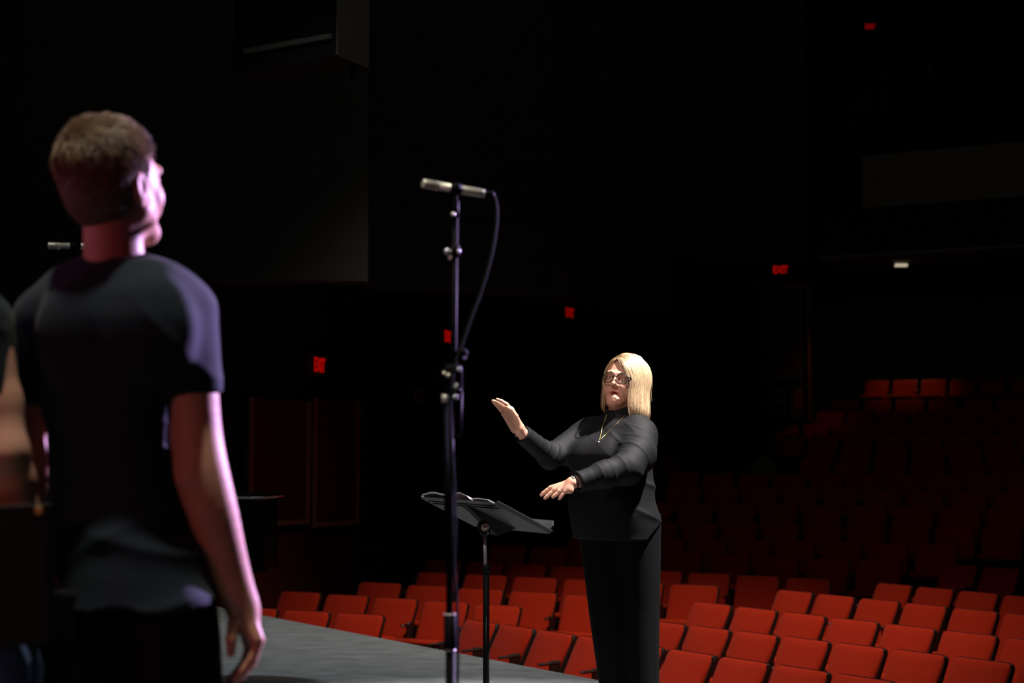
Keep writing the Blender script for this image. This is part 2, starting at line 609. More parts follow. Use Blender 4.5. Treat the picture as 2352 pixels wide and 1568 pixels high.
def finger(s, pts, r0, r1, k=.004):
    n = len(pts)
    rs = [r0 + (r1 - r0) * i / (n - 1) for i in range(n)]
    return s.chain(pts, rs, k)


# ------------------------------------------------------------------ the hall
MX, MY = 0.4226, 0.9063           # axis of the rear seating block (away from the stage)
UX, UY = 0.9063, -0.4226          # along its rows
NX, NY = 0.811, 0.585             # axis of the front right block
TX, TY = 0.585, -0.811


def stage():
    a = Vector((-2.315, 11.53)); b = Vector((0.478, 7.66)); d = (b - a).normalized()
    p0 = a - d * 6; p1 = b + d * 9
    n = Vector((-d.y, d.x))
    if n.x < 0: n = -n
    poly = [tuple(p0), tuple(p1), (4.0, -5), (-9, -5)]
    m = MB().prism(poly, -0.06, 0.0)
    tag(m.build('stage_floor', M['stage']), kind='structure')
    q0, q1 = p0 - n * .05, p1 - n * .05
    m = MB().prism([tuple(q0), tuple(q1), tuple(q1 - n * .1), tuple(q0 - n * .1)], -1.6, -0.06)
    tag(m.build('wall_stage_front', M['wall_dark']), kind='structure')


stage()

# --- seats
SEAT_W = 0.52
TOP = 0.83


def seat_meshes():
    rec = math.radians(22)
    # outline of the back panel (x, t) with round upper corners
    def outline(w, t0, t1, r):
        pts = [(-w / 2 * .94, t0), (w / 2 * .94, t0)]
        for sx in (1, -1):
            a0 = 0 if sx > 0 else math.pi / 2
            for k in range(5):
                a = a0 + k * math.pi / 8
                pts.append((sx * (w / 2 - r) + r * math.cos(a), t1 - r + r * math.sin(a)))
        return pts

    def slab(pts, y0, y1, inset, bulge):
        """front (y0, toward the sitter) and rear outline, plus an inset softened front"""
        n = len(pts)
        cx = 0; ct = sum(p[1] for p in pts) / n
        t_lo = min(p[1] for p in pts); t_hi = max(p[1] for p in pts)
        vs, fs = [], []

        def put(x, t, y):
            y = y + .055 * max(0.0, (t + .05) / .45) ** 2.2
            return (x, 0.02 + t * math.sin(rec) + y * math.cos(rec), 0.44 + t * math.cos(rec) - y * math.sin(rec))
        rings = ((.985, y1), (1, y1 - .006), (1, y0 + .012), (1 - inset, y0), (.82, y0 - bulge * .4), (.6, y0 - bulge * .7), (.3, y0 - bulge * .9))
        for (sc, y) in rings:
            for (x, t) in pts:
                tp = 1 - .07 * (t - t_lo) / (t_hi - t_lo)
                vs.append(put(cx + (x * tp - cx) * sc, ct + (t - ct) * sc, y))
        fs.append(tuple(range(n))[::-1] if False else tuple(range(n)))
        for r_ in range(len(rings) - 1):
            for k in range(n):
                k2 = (k + 1) % n
                fs.append((r_ * n + k, (r_ + 1) * n + k, (r_ + 1) * n + k2, r_ * n + k2))
        vs.append(put(0, ct, y0 - bulge))
        for k in range(n):
            fs.append(((len(rings) - 1) * n + k, len(vs) - 1, (len(rings) - 1) * n + (k + 1) % n))
        return vs, fs
    L = (TOP - .44) / math.cos(rec) - .012
    m = MB(); v, f = slab(outline(.474, -.02, L - .010, .038), -.030, .008, .045, .010); m.add(v, f, True)
    back = m.mesh('backrest')
    m = MB(); v, f = slab(outline(.494, -.05, L, .045), -.012, .026, .02, 0.0); m.add(v, f, False)
    shell = m.mesh('back_shell')
    m = MB().box((0, -.20, .455), (.44, .40, .075), Matrix.Rotation(math.radians(-9), 3, 'X'), .03)
    cush = m.mesh('seat_cushion')
    m = MB().box((0, -.20, .405), (.43, .38, .035), Matrix.Rotation(math.radians(-9), 3, 'X'), .01)
    pan = m.mesh('seat_pan')
    m = MB()
    m.box((-.255, -.02, .31), (.03, .10, .62), None, .008)
    m.box((-.255, -.06, .015), (.05, .26, .03), None, .006)
    std = m.mesh('side_frame')
    m = MB().box((-.255, -.07, .60), (.036, .22, .022), None, .009)
    arm = m.mesh('armrest')
    m = MB().ball((.222, .192, .787), .0075, 8)  # small metal dot stands in for the glint on the shell's corner
    glint = m.mesh('corner_glint')
    for me, mt in ((back, 'seat_red'), (shell, 'seat_shell'), (cush, 'seat_red'), (pan, 'seat_shell'), (std, 'seat_shell'), (arm, 'seat_shell'), (glint, 'seat_metal')):
        me.materials.append(M[mt])
    return back, shell, cush, pan, std, arm, glint


SM = seat_meshes()
SNAMES = ('backrest', 'back_shell', 'seat_cushion', 'seat_pan', 'side_frame', 'armrest', 'corner_glint')
for me in (SM[0], SM[2]):
    me.polygons.foreach_set('use_smooth', [True] * len(me.polygons))
proto = empty('theatre_seat', (0, 0, 0))
proto_parts = []
for me, nm in zip(SM, SNAMES):
    o = bpy.data.objects.new(nm, me); COL.objects.link(o); o.parent = proto
    proto_parts.append(o)
proto_used = [False]


def place_seat(x, y, z, rz, w, label, group):
    if not proto_used[0]:
        r = proto; proto_used[0] = True
    else:
        r = proto.copy(); COL.objects.link(r)
        for ch in proto_parts:
            c = ch.copy(); COL.objects.link(c); c.parent = r
    r.location = (x, y, z); r.rotation_euler = (0, 0, rz); r.scale = (w / SEAT_W, 1, 1)
    tag(r, label, 'theatre seat', group)
    return r


ORD = ['first', 'second', 'third', 'fourth', 'fifth', 'sixth', 'seventh', 'eighth', 'ninth', 'tenth', 'eleventh', 'twelfth', 'thirteenth', 'fourteenth', 'fifteenth', 'sixteenth', 'seventeenth', 'eighteenth']


def seat_row(block, k, D, p1, p2, n, i0, i1, rz):
    nx, ny = (MX, MY) if block == 'rear' else (NX, NY)
    a = on_plane(p1[0], p1[1] - 4, nx, ny, D)
    b = on_plane(p2[0], p2[1] - 4, nx, ny, D)
    st = (b - a) / n
    w = math.hypot(st.x, st.y)
    slope = st.z / w
    pts = []
    for i in range(i0, i1 + 1):
        q = a + st * i
        pts.append((q.x, q.y, q.z - TOP))
    for j, q in enumerate(pts):
        where = 'rear block' if block == 'rear' else 'front right block'
        lab = 'red theatre seat, %s from the left in the %s row of the %s' % (ORD[j], ORD[k], where)
        # the back's top sits a little behind the row line
        place_seat(q[0] - nx * .13, q[1] - ny * .13, q[2], rz, w, lab, 'seats in the %s row of the %s' % (ORD[k], where))
    # the tread the row stands on
    s = Vector(st)
    s.normalize()
    return pts, Vector((st.x, st.y, 0)) / w, slope


REAR = [
    (10.6, (695, 1400), (818, 1407), 1, -1, 1),
    (11.8, (682, 1357), (1136, 1387), 4, 0, 4),
    (12.7, (866, 1336), (1345, 1365), 4, 0, 4),
    (13.5, (1000, 1313), (1590, 1341), 5, 0, 5),
    (14.4, (1015, 1284), (1853, 1326), 8, 0, 8),
    (15.3, (1163, 1250), (2016, 1284), 8, 0, 8),
    (16.2, (1826, 1239), (2148, 1246), 3, -5, 3),
    (17.0, (1791, 1200), (2299, 1207), 5, -4, 6),
    (17.8, (1788, 1156), (1990, 1159), 2, -3, 6),
    (18.6, (1746, 1117), (2222, 1125), 5, -2, 7),
    (19.5, (1568, 1084), (1984, 1087), 5, 0, 10),
    (20.3, (1870, 1055), (1955, 1056), 1, 0, 6),
    (21.1, (1883, 1026), (1964, 1026), 1, 0, 6),
    (21.9, (1893, 997), (1969, 997), 1, -1, 6),
    (22.7, (1873, 971), (2092, 970), 3, -1, 7),
    (23.5, (1905, 944), (2131, 943), 3, 0, 6),
    (24.3, (1940, 918), (2089, 917), 2, 0, 6),
    (25.2, (2013, 873), (2279, 868), 4, 0, 5),
]
FRONT = [
    (6.93, (1090, 1423), (1970, 1550), 8, 0, 9),
    (7.72, (1616, 1437), (2241, 1509), 5, -1, 6),
    (8.66, (1623, 1382), (2213, 1449), 5, 0, 6),
    (9.56, (1814, 1354), (2227, 1396), 4, 0, 5),
    (10.3, (2043, 1338), (2236, 1356), 2, 0, 3),
    (11.3, (2196, 1293), (2290, 1300), 1, 0, 1),
]
floor_mb = MB()
for block, rows in (('rear', REAR), ('front', FRONT)):
    nx, ny = (MX, MY) if block == 'rear' else (NX, NY)
    for k, (D, p1, p2, n, i0, i1) in enumerate(rows):
        rz = math.atan2(UY, UX) if block == 'rear' else math.atan2(TY, TX)
        pts, u, slope = seat_row(block, k, D, p1, p2, n, i0, i1, rz)
        e0, e1 = 0.42, 0.42
        A = Vector(pts[0]) - (u + Vector((0, 0, slope))) * e0
        B = Vector(pts[-1]) + (u + Vector((0, 0, slope))) * e1
        Dn = rows[k + 1][0] if k + 1 < len(rows) else D + .9
        dn = Vector((nx, ny, 0))
        f0, f1 = -0.62, (Dn - D) - 0.62
        q = [A + dn * f0, B + dn * f0, B + dn * f1, A + dn * f1]
        bot = [Vector((v.x, v.y, -1.7)) for v in q]
        floor_mb.add(q + bot, [(0, 1, 2, 3), (7, 6, 5, 4), (0, 4, 5, 1), (1, 5, 6, 2), (2, 6, 7, 3), (3, 7, 4, 0)])
floor_mb.prism([(-9, 6), (14, -6), (16, 32), (-9, 32)], -1.8, -1.45)
tag(floor_mb.build('floor', M['house_floor']), kind='structure')

# --- walls
wall_between('wall_left', (-6.2, 6.66), (0.89, 22.0), -1.5, 9.0, .2, M['wall_dark'])
pdoor0 = at(1700, 700, 23); pdoor1 = at(1862, 700, 23)
wall_between('wall_door', (0.86, 22.0), (pdoor1.x, 23.2), -1.5, 9.0, .2, M['wall_dark'])
wall_between('wall_recess', (pdoor1.x, 23.0), (pdoor1.x + .9, 28.0), -1.5, 9.0, .1, M['wall_dark'])
wall_between('wall_back', (pdoor1.x + .2, 26.4), (16, 22.8), -1.5, 4.6, .2, M['green_wall'])
wall_between('wall_balcony', (pdoor1.x - .4, 29.5), (17, 29.5), 4.6, 12.0, .2, M['wall_dark'])
m = MB().box((2, 12, 12.1), (26, 40, .2))
tag(m.build('ceiling', M['wall_dark']), kind='structure')


def hanging_wall(name, x0, x1, Y0, Y1, ybot0, top=12.0, mat='wall_panel', th=.25):
    a = at(x0, ybot0, Y0)
    b = at(x1, ybot0, Y1)
    return wall_between(name, (a.x, a.y), (b.x, b.y), a.z, top, th, M[mat])


hanging_wall('wall_proscenium', -260, 843, 11.3, 11.6, 634)
hanging_wall('wall_cloud', 846, 1270, 13.0, 13.8, 655, mat='wall_dark')
hanging_wall('wall_upper', 1268, 1540, 15.0, 15.6, 690)
hanging_wall('wall_upper_right', 1540, 1857, 16.6, 17.0, 588)

# vertical battens on the upper walls and screws on the proscenium panel
for (px, Y, yb, nm) in ((1330, 15.05, 690, 'a'), (1450, 15.3, 690, 'b'), (1640, 16.6, 588, 'c'), (1750, 16.8, 588, 'd')):
    p = at(px, yb, Y)
    mb = MB().box((p.x, p.y - .02, (p.z + 12) / 2), (.035, .03, 12 - p.z))
    tag(mb.build('trim_%d' % (ord(nm) - 96), M['wall_dark']), kind='structure')

# balcony
def along(D, px0, px1, z0, z1, th, name, mat):
    a = on_plane(px0, 600, MX, MY, D); b = on_plane(px1, 600, MX, MY, D)
    w = wall_between(name, (a.x, a.y), (b.x, b.y), z0, z1, th, M[mat])
    return w


along(23.7, 1985, 2700, 5.40, 6.28, .22, 'trim_balcony_parapet', 'balcony')
a = on_plane(1985, 450, MX, MY, 23.7); b = on_plane(2128, 450, MX, MY, 23.9)
# slab and soffit
a = on_plane(1875, 600, MX, MY, 23.8); b = on_plane(2700, 600, MX, MY, 23.8)
mb = MB().prism([(a.x, a.y), (b.x, b.y), (b.x + 3, b.y + 8), (a.x + 1.0, a.y + 5.5)], 4.66, 5.42)
tag(mb.build('ceiling_under_balcony', M['wall_dark']), kind='structure')
mb = MB().prism([(a.x + .05, a.y + .02), (b.x, b.y + .02), (b.x + .6, b.y + 1.3), (a.x + .6, a.y + 1.3)], 4.60, 4.655)
tag(mb.build('ceiling_soffit', M['balcony']), kind='structure')


def thing(name, label, cat, loc=(0, 0, 0), rz=0, group=None):
    return tag(empty(name, loc, rz), label, cat, group)


# downlight in the soffit
lp = at(2067, 604, 24.3)
t = thing('ceiling_light', 'small glowing downlight set in the soffit under the balcony', 'ceiling light', (lp.x, lp.y, 4.6))
MB().box((0, 0, -.03), (.26, .16, .06), None, .01).build('housing', M['black_metal'], t)
MB().box((0, -.06, -.045), (.22, .07, .05), None, .01).build('diffuser', M['lamp_glow'], t)

# --- exit signs
def exit_sign(px, py, Y, rz, label, dim=False, s=1.0):
    p = at(px, py, Y)
    t = thing('exit_sign', label, 'exit sign', (p.x, p.y, p.z), rz)
    t.scale = (s, s, s)
    MB().box((0, .035, 0), (.34, .07, .20), None, .008).build('housing', M['sign_box'], t)
    MB().box((0, .004, 0), (.31, .016, .175), None, .004).build('face_plate', M['matte_black'], t)
    cu = bpy.data.curves.new('letters', 'FONT')
    cu.body = 'EXIT'; cu.size = .17; cu.align_x = 'CENTER'; cu.align_y = 'CENTER'
    cu.extrude = .003; cu.offset = .0035; cu.space_character = .92
    tmp = bpy.data.objects.new('letters_tmp', cu)
    COL.objects.link(tmp)
    bpy.context.view_layer.update()
    me = bpy.data.meshes.new_from_object(tmp.evaluated_get(bpy.context.evaluated_depsgraph_get()))
    bpy.data.objects.remove(tmp)
    me.materials.clear()
    xs = [v.co.x for v in me.vertices]; ys = [v.co.y for v in me.vertices]
    fx = .285 / (max(xs) - min(xs)); fy = .145 / (max(ys) - min(ys))
    cx = (max(xs) + min(xs)) / 2; cy = (max(ys) + min(ys)) / 2
    for v in me.vertices:
        v.co = Vector(((v.co.x - cx) * fx, -.008 - v.co.z, (v.co.y - cy) * fy))
    link('letters', me, M['sign_dim' if dim else 'sign_red'], t, False)
    return t


exit_sign(733, 838, 15.3, math.radians(76), 'glowing red EXIT sign above the double doors at far left', s=1.07)
exit_sign(1030, 773, 18.05, math.radians(72), 'red EXIT sign seen just behind the tall microphone stand')
exit_sign(1308, 718, 21.7, math.radians(62), 'red EXIT sign high on the wall above the woman\'s head', dim=True)
exit_sign(1793, 619, 22.7, math.radians(-10), 'red EXIT sign over the red door with the push bar', s=.82)
exit_sign(1999, 61, 29.42, 0, 'small red EXIT sign at the top of the balcony', dim=True, s=.72)

# --- doors
def door(name, pbl, pbr, ztop, zbot, mat, label=None):
    a, b = Vector((pbl.x, pbl.y)), Vector((pbr.x, pbr.y))
    d = (b - a).normalized(); n = Vector((d.y, -d.x))
    if n.y > 0: n = -n
    rz = math.atan2(d.y, d.x)
    w = (b - a).length
    t = tag(empty(name, (a.x + n.x * .01, a.y + n.y * .01, zbot), rz), kind='structure')
    return t, w, ztop - zbot


# red exit door at the end of the cross aisle
pa, pb = at(1737, 800, 22.93), at(1842, 800, 22.95)
zt, zb = at(1790, 662, 22.9).z, at(1790, 962, 22.9).z
t, w, h = door('door_1', pa, pb, zt, zb, 'door_red')
MB().box((w / 2, -.03, h / 2), (w, .05, h), None, .005).build('door_leaf', M['door_red'], t)
MB().box((-.035, -.03, h / 2), (.06, .08, h + .06)).build('door_jamb', M['matte_black'], t)
MB().box((w + .09, -.05, h / 2), (.05, .10, h + .06)).build('door_jamb', M['trim_red'], t)
MB().box((w / 2, -.03, h + .05), (w + .2, .08, .06)).build('door_head', M['trim_red'], t)
m = MB().box((w * .47, -.10, h * .30), (w * .86, .05, .06), None, .01)
m.box((w * .07, -.08, h * .30), (.07, .09, .09), None, .01)
m.box((w * .90, -.08, h * .31), (.07, .09, .20), None, .01)
m.build('push_bar', M['seat_metal'], t)
MB().box((w * .88, -.065, h * .16), (w * .18, .02, h * .17)).build('kick_panel', M['trim_red'], t)

# hand rail in front of that door
p = at(1732, 975, 21.8); q = at(1812, 975, 21.8)
t = thing('hand_rail', 'black horizontal-bar railing in front of the red door', 'railing', (p.x, p.y, p.z))
L_ = q.x - p.x
for k, py in enumerate((886, 910, 934, 957)):
    z = at(1770, py, 21.8).z - p.z
    MB().tube([(0, 0, z), (L_, 0, z)], .026 if k else .035, 8).build('rail_bar', M['matte_black'], t)
MB().tube([(0, 0, 0), (0, 0, at(1770, 884, 21.8).z - p.z)], .025, 8).build('rail_post', M['matte_black'], t)
MB().tube([(L_, 0, 0), (L_, 0, at(1770, 884, 21.8).z - p.z)], .025, 8).build('rail_post', M['matte_black'], t)

# dark double doors on the left wall
pa, pb = at(600, 1000, 14.9), at(818, 1000, 15.9)
def leftwall(px):
    # intersection of the pixel column with the left wall
    ux = (px - 1176) / F / (math.cos(PITCH))
    # wall: x = -6.2 + (7.09/15.34)*(y-6.66)
    k = 7.09 / 15.34
    y = (-6.2 - k * 6.66) / (ux - k)
    return y


for i, (x0, x1, nm, mt) in enumerate(((560, 697, 'door_2', 0), (708, 812, 'door_3', 0))):
    Y0, Y1 = leftwall(x0), leftwall(x1)
    pa, pb = at(x0, 1000, Y0 - .06), at(x1, 1000, Y1 - .06)
    zt = at((x0 + x1) / 2, 918, (Y0 + Y1) / 2).z
    zb = at((x0 + x1) / 2, 1207, (Y0 + Y1) / 2).z
    t, w, h = door(nm, pa, pb, zt, zb, 'door_red')
    MB().box((w / 2, -.03, h / 2), (w, .05, h), None, .005).build('door_leaf', M['door_red'], t)
    for x in (0.02, w - .02):
        MB().box((x, -.065, h / 2), (.045, .03, h)).build('edge_strip', M['door_edge'], t)
    MB().box((w / 2, -.06, .03), (w, .03, .05)).build('kick_strip', M['door_edge'], t)
# dark red panelling under those doors, down to the house floor
for nm, x0, x1, y0, y1 in (('trim_6', 560, 708, 1225, 1420), ('trim_7', 710, 815, 1230, 1420)):
    Y0, Y1 = leftwall(x0), leftwall(x1)
    pa, pb = at(x0, 1300, Y0 - .05), at(x1, 1300, Y1 - .05)
    zt = at((x0 + x1) / 2, y0, (Y0 + Y1) / 2).z
    wl = wall_between(nm, (pa.x, pa.y), (pb.x, pb.y), -1.4, zt, .04, M['door_red'])

# balcony door
pa, pb = at(1945, 250, 29.48), at(2036, 250, 29.48)
zt, zb = at(1990, 175, 29.4).z, at(1990, 292, 29.4).z
t, w, h = door('door_4', pa, pb, zt, zb, 'door_red')
MB().box((w / 2, -.03, h / 2), (w, .05, h)).build('door_leaf', M['door_red'], t)
MB().box((w / 2, -.08, h * .24), (w * .8, .04, .07)).build('push_bar', M['matte_black'], t)

# wall plates
def wall_plate(px, py, Y, rz, w, h, label):
    p = at(px, py, Y)
    t = thing('wall_plate', label, 'wall plate', (p.x, p.y, p.z), rz)
    MB().box((0, 0, 0), (w, .03, h), None, .008).build('cover', M['plate'], t)
    MB().box((0, -.018, -.1 * h), (w * .5, .02, h * .35), None, .004).build('switch', M['matte_black'], t)


wall_plate(1694, 711, 22.9, math.radians(-10), .10, .17, 'small pale plate on the wall left of the red door')
wall_plate(961, 907, leftwall(961) - .12, math.radians(65), .20, .16, 'dim plate on the dark wall left of the tall microphone stand')
wall_plate(2137, 159, 29.48, 0, .12, .17, 'pale plate on the balcony wall at upper right')

# --- round-backed chairs and barrier on the cross aisle, one more by the stage edge
def round_chair(px, py, Y, rz, wpx, mat, label):
    top = at(px, py, Y)
    w = wpx / F * Y
    t = thing('round_back_chair', label, 'chair', (top.x, top.y, top.z - .85), rz)
    vs, fs = [], []
    N = 16
    prof = [(math.cos(math.pi * k / N) * w / 2, .50 + .35 * math.sin(math.pi * k / N) ** .8) for k in range(N + 1)]
    m = MB()
    front = [(x, -.03 + .10 * (1 - (2 * x / w) ** 2) * -0.2, z) for x, z in prof]
    back = [(x, .04, z) for x, z in prof]
    n = len(prof)
    m.add(front + back, [tuple(range(n)), tuple(range(2 * n - 1, n - 1, -1))] + [(k, n + k, n + (k + 1) % n, (k + 1) % n) for k in range(n)])
    m.build('backrest', M[mat], t)
    MB().box((0, -.22, .44), (w * .95, .44, .09), None, .03).build('seat', M[mat], t)
    for sx in (-1, 1):
        for sy in (-.04, -.40):
            MB().tube([(sx * w * .42, sy, .42), (sx * w * .45, sy, 0)], .013, 6).build('leg', M['black_metal'], t)
    return t


ch = material('chair_brown', (0.16, 0.025, 0.015), .85, sheen=.2)
M['chair_brown'] = ch
M['chair_grey'] = material('chair_grey', (0.14, 0.15, 0.10), .85)
round_chair(1753, 1048, 20.95, -.45, 62, 'chair_grey', 'greenish round-backed chair standing alone in the dark cross aisle')
round_chair(1537, 1046, 21.4, -.45, 56, 'chair_brown', 'dark red round-backed chair just right of the woman\'s shoulder')
round_chair(500, 1352, 13.1, -.6, 86, 'chair_brown', 'dark red round-backed chair at the stage edge behind the man\'s wrist')

# barrier rail on the cross aisle
p = at(1640, 1042, 22.7); q = at(1784, 1042, 22.7)
t = thing('barrier_rail', 'low black rail across the dim cross aisle behind the lone chair', 'railing', (p.x, p.y, p.z - .75))
d = q - p
MB().tube([(0, 0, .75), (d.x, d.y, .75)], .03, 8).build('top_rail', M['matte_black'], t)
MB().tube([(0, 0, .98), (d.x, d.y, .98)], .03, 8).build('top_rail', M['matte_black'], t)
for f_ in (0.02, .5, .98):
    MB().tube([(d.x * f_, d.y * f_, 0), (d.x * f_, d.y * f_, .98)], .022, 8).build('post', M['matte_black'], t)

# --- loudspeaker hung from the ceiling
zb = at(772, 125, 8.67).z
P0 = Vector((at(772, 125, 8.67).x, 8.67)); P1 = Vector((at(843, 152, 8.95).x, 8.97))
t = thing('hanging_loudspeaker', 'large black loudspeaker cabinet hanging high at the top of the left wall', 'loudspeaker', (P0.x, P0.y, zb))
e = (P1 - P0); w2 = e.length; e.normalize(); g = Vector((-e.y, e.x))
if g.x > 0: g = -g
lw = .82
c0 = (0, 0); c1 = tuple(e * w2); c3 = tuple(g * lw); c2 = tuple(e * w2 + g * lw)
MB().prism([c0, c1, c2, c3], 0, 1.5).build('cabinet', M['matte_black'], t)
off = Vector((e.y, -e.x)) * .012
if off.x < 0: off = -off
MB().prism([(off.x, off.y), (c1[0] + off.x, c1[1] + off.y), c1, c0], 0.0, 1.5).build('lit_side', M['speaker_lit_side'], t)  # thin paler sheet, the cabinet's lit side put into colour
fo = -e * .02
MB().prism([tuple(g * .03 + fo), tuple(g * (lw - .1) + fo), tuple(g * (lw - .1)), tuple(g * .03)], .105, .135).build('shelf_edge', M['speaker_lit_side'], t)
zt_ = 12.0 - zb
for k in (0.15, .65):
    b_ = e * w2 / 2 + g * lw * (k + .1)
    MB().tube([(b_.x, b_.y, 1.5), (b_.x, b_.y, zt_)], .015, 6).build('suspension_rod', M['black_metal'], t)
b_ = e * w2 * .8 + g * .06
MB().tube([(b_.x, b_.y, 0), (b_.x, b_.y, -.08)], .02, 8).build('bracket', M['black_metal'], t)

# --- grand piano end at stage left
def piano():
    c = at(480, 1133, 6.95)
    zl = c.z
    t = thing('grand_piano', 'glossy black grand piano seen edge-on behind the standing man', 'piano', (at(635, 1135, 6.95).x - .75, 7.2, 0))
    def shape(s):
        pts = []
        for k in range(9):
            a = -math.pi / 2 + k * math.pi / 8 * .95
            pts.append((.38 * s + .36 * s * math.cos(a), .0 + .36 * s * math.sin(a)))
        for k in range(8):
            x = .35 - k * .26
            pts.append((x * s, (.36 + .38 * (1 - math.cos(min(1, k / 6) * math.pi)) / 2) * s))
        pts.append((-1.5 * s, .74 * s)); pts.append((-1.5 * s, -.36 * s))
        return pts
    MB().prism(shape(1.0), zl - .022, zl).build('lid', M['piano'], t)
    MB().tube([(x, y, zl - .011) for x, y in shape(1.0)[:17]], .0125, 10).build('lid_edge', M['piano'], t)
    MB().prism(shape(.965), zl - .36, zl - .03).build('case', M['piano'], t)
    MB().prism(shape(.975), zl - .385, zl - .36).build('case_moulding', M['piano'], t)
    for (x, y) in ((.3, 0), (-1.3, -.2), (-1.3, .55)):
        MB().tube([(x, y, .03), (x, y, zl - .38)], [.035, .055], 12).build('leg', M['piano'], t)
        MB().ball((x, y, .03), .03, 8).build('caster', M['nickel'], t)


piano()


# ------------------------------------------------------------------ people
def W(px, py, Y):
    return tuple(at(px, py, Y))


def px_rows(rows, Y, ratio, yaw):
    """(py, x_left, x_right[, dy[, ratio]]) -> stack rows"""
    out = []
    for r in rows:
        py, xl, xr = r[:3]
        y = Y + (r[3] if len(r) > 3 else 0)
        q = r[4] if len(r) > 4 else ratio
        a, b = at(xl, py, y), at(xr, py, y)
        hw = (b.x - a.x) / 2
        A = hw / math.sqrt(math.cos(yaw) ** 2 + (q * math.sin(yaw)) ** 2)
        out.append((a.z, (a.x + b.x) / 2, y, A, A * q))
    return out


def march(fn, px, py, Y0, Y1, lift=0.002, n=500):
    ys = np.linspace(Y0, Y1, n)
    P = np.array([tuple(at(px, py, y)) for y in ys], dtype=np.float32)
    d = fn(S(P))
    k = int(np.argmax(d < 0)) if (d < 0).any() else n // 2
    return at(px, py, ys[k] - lift)


def plane_cut(s, d, p, n, k=.003):
    n = np.array(n, dtype=np.float32); n /= np.linalg.norm(n)
    e = (s.P - np.array(p, dtype=np.float32)) @ n
    return smax(d, e, k)


def strand_mesh(name, paths, r0, r1, slots=None):
    """paths (N,K,3) -> three-sided tapering strands"""
    N, K, _ = paths.shape
    t = np.gradient(paths, axis=1)
    t /= np.linalg.norm(t, axis=2, keepdims=True) + 1e-9
    a = np.tile(np.array([.31, .83, .46]), (N, K, 1))
    u = np.cross(t, a); u /= np.linalg.norm(u, axis=2, keepdims=True) + 1e-9
    v = np.cross(t, u)
    r = np.linspace(r0, r1, K)[None, :, None]
    rings = np.stack([paths + r * (u * math.cos(q) + v * math.sin(q)) for q in (0, 2.094, 4.189)], 2)
    V = rings.reshape(-1, 3)
    base = (np.arange(N)[:, None] * K + np.arange(K - 1)[None, :]) * 3
    Q = []
    for q in range(3):
        q2 = (q + 1) % 3
        Q.append(np.stack([base + q, base + q2, base + 3 + q2, base + 3 + q], -1))
    Q = np.stack(Q, 2).reshape(-1, 4)
    me = bpy.data.meshes.new(name)
    me.vertices.add(len(V)); me.vertices.foreach_set('co', V.ravel())
    me.loops.add(Q.size); me.loops.foreach_set('vertex_index', Q.ravel())
    me.polygons.add(len(Q)); me.polygons.foreach_set('loop_start', np.arange(0, Q.size, 4))
    if slots is not None:
        me.polygons.foreach_set('material_index', np.repeat(slots, (K - 1) * 3).astype(np.int32))
    me.update(calc_edges=True)
    return me


def grad(fn, P, e=.002):
    g = np.stack([fn(S((P + d).astype(np.float32))) - fn(S((P - d).astype(np.float32))) for d in np.eye(3) * e], 1)
    return g / (np.linalg.norm(g, axis=1, keepdims=True) + 1e-9)


# ============ the conductor
WY = 6.4
wp = W(1435, 1067, WY)
woman = thing('person', 'blonde woman in black turtleneck and round glasses conducting with both hands raised', 'person', (wp[0], WY, 0))
TYAW = math.radians(-45)
HR = rot(math.radians(-29), math.radians(-5), math.radians(9))
HR = Matrix.Rotation(math.radians(9), 3, 'Y') @ Matrix.Rotation(math.radians(-29), 3, 'Z') @ Matrix.Rotation(math.radians(-5), 3, 'X')
HRn = np.array(HR)
HC = at(1415.5, 867.5, 6.33) - HR @ Vector((0, -.09, .004))
hc = tuple(HC)

TORSO = px_rows([
    (962, 1388, 1470, .0, .55), (975, 1352, 1484, .0, .6), (1000, 1336, 1490, .0, .7), (1045, 1312, 1494, -.01, .85), (1080, 1318, 1494, -.01, .85),
    (1115, 1314, 1497, -.02, .85), (1150, 1309, 1500, -.03, .9), (1180, 1312, 1510, -.02, .9),
    (1210, 1318, 1514, -.01, .9), (1245, 1324, 1513, .0, .85)], WY, .75, TYAW)
R_SH, R_EL, R_WR = W(1352, 993, WY + .12), W(1262, 1049, WY - .05), W(1196, 993, WY - .2)
L_SH, L_EL, L_WR = W(1466, 1002, WY - .09), W(1440, 1076, WY - .30), W(1322, 1108, WY - .40)
NECK0, NECK1 = W(1432, 985, WY + .01), tuple(HC + HR @ Vector((0, .018, -.075)))


def vsub(a, b): return np.array(a) - np.array(b)


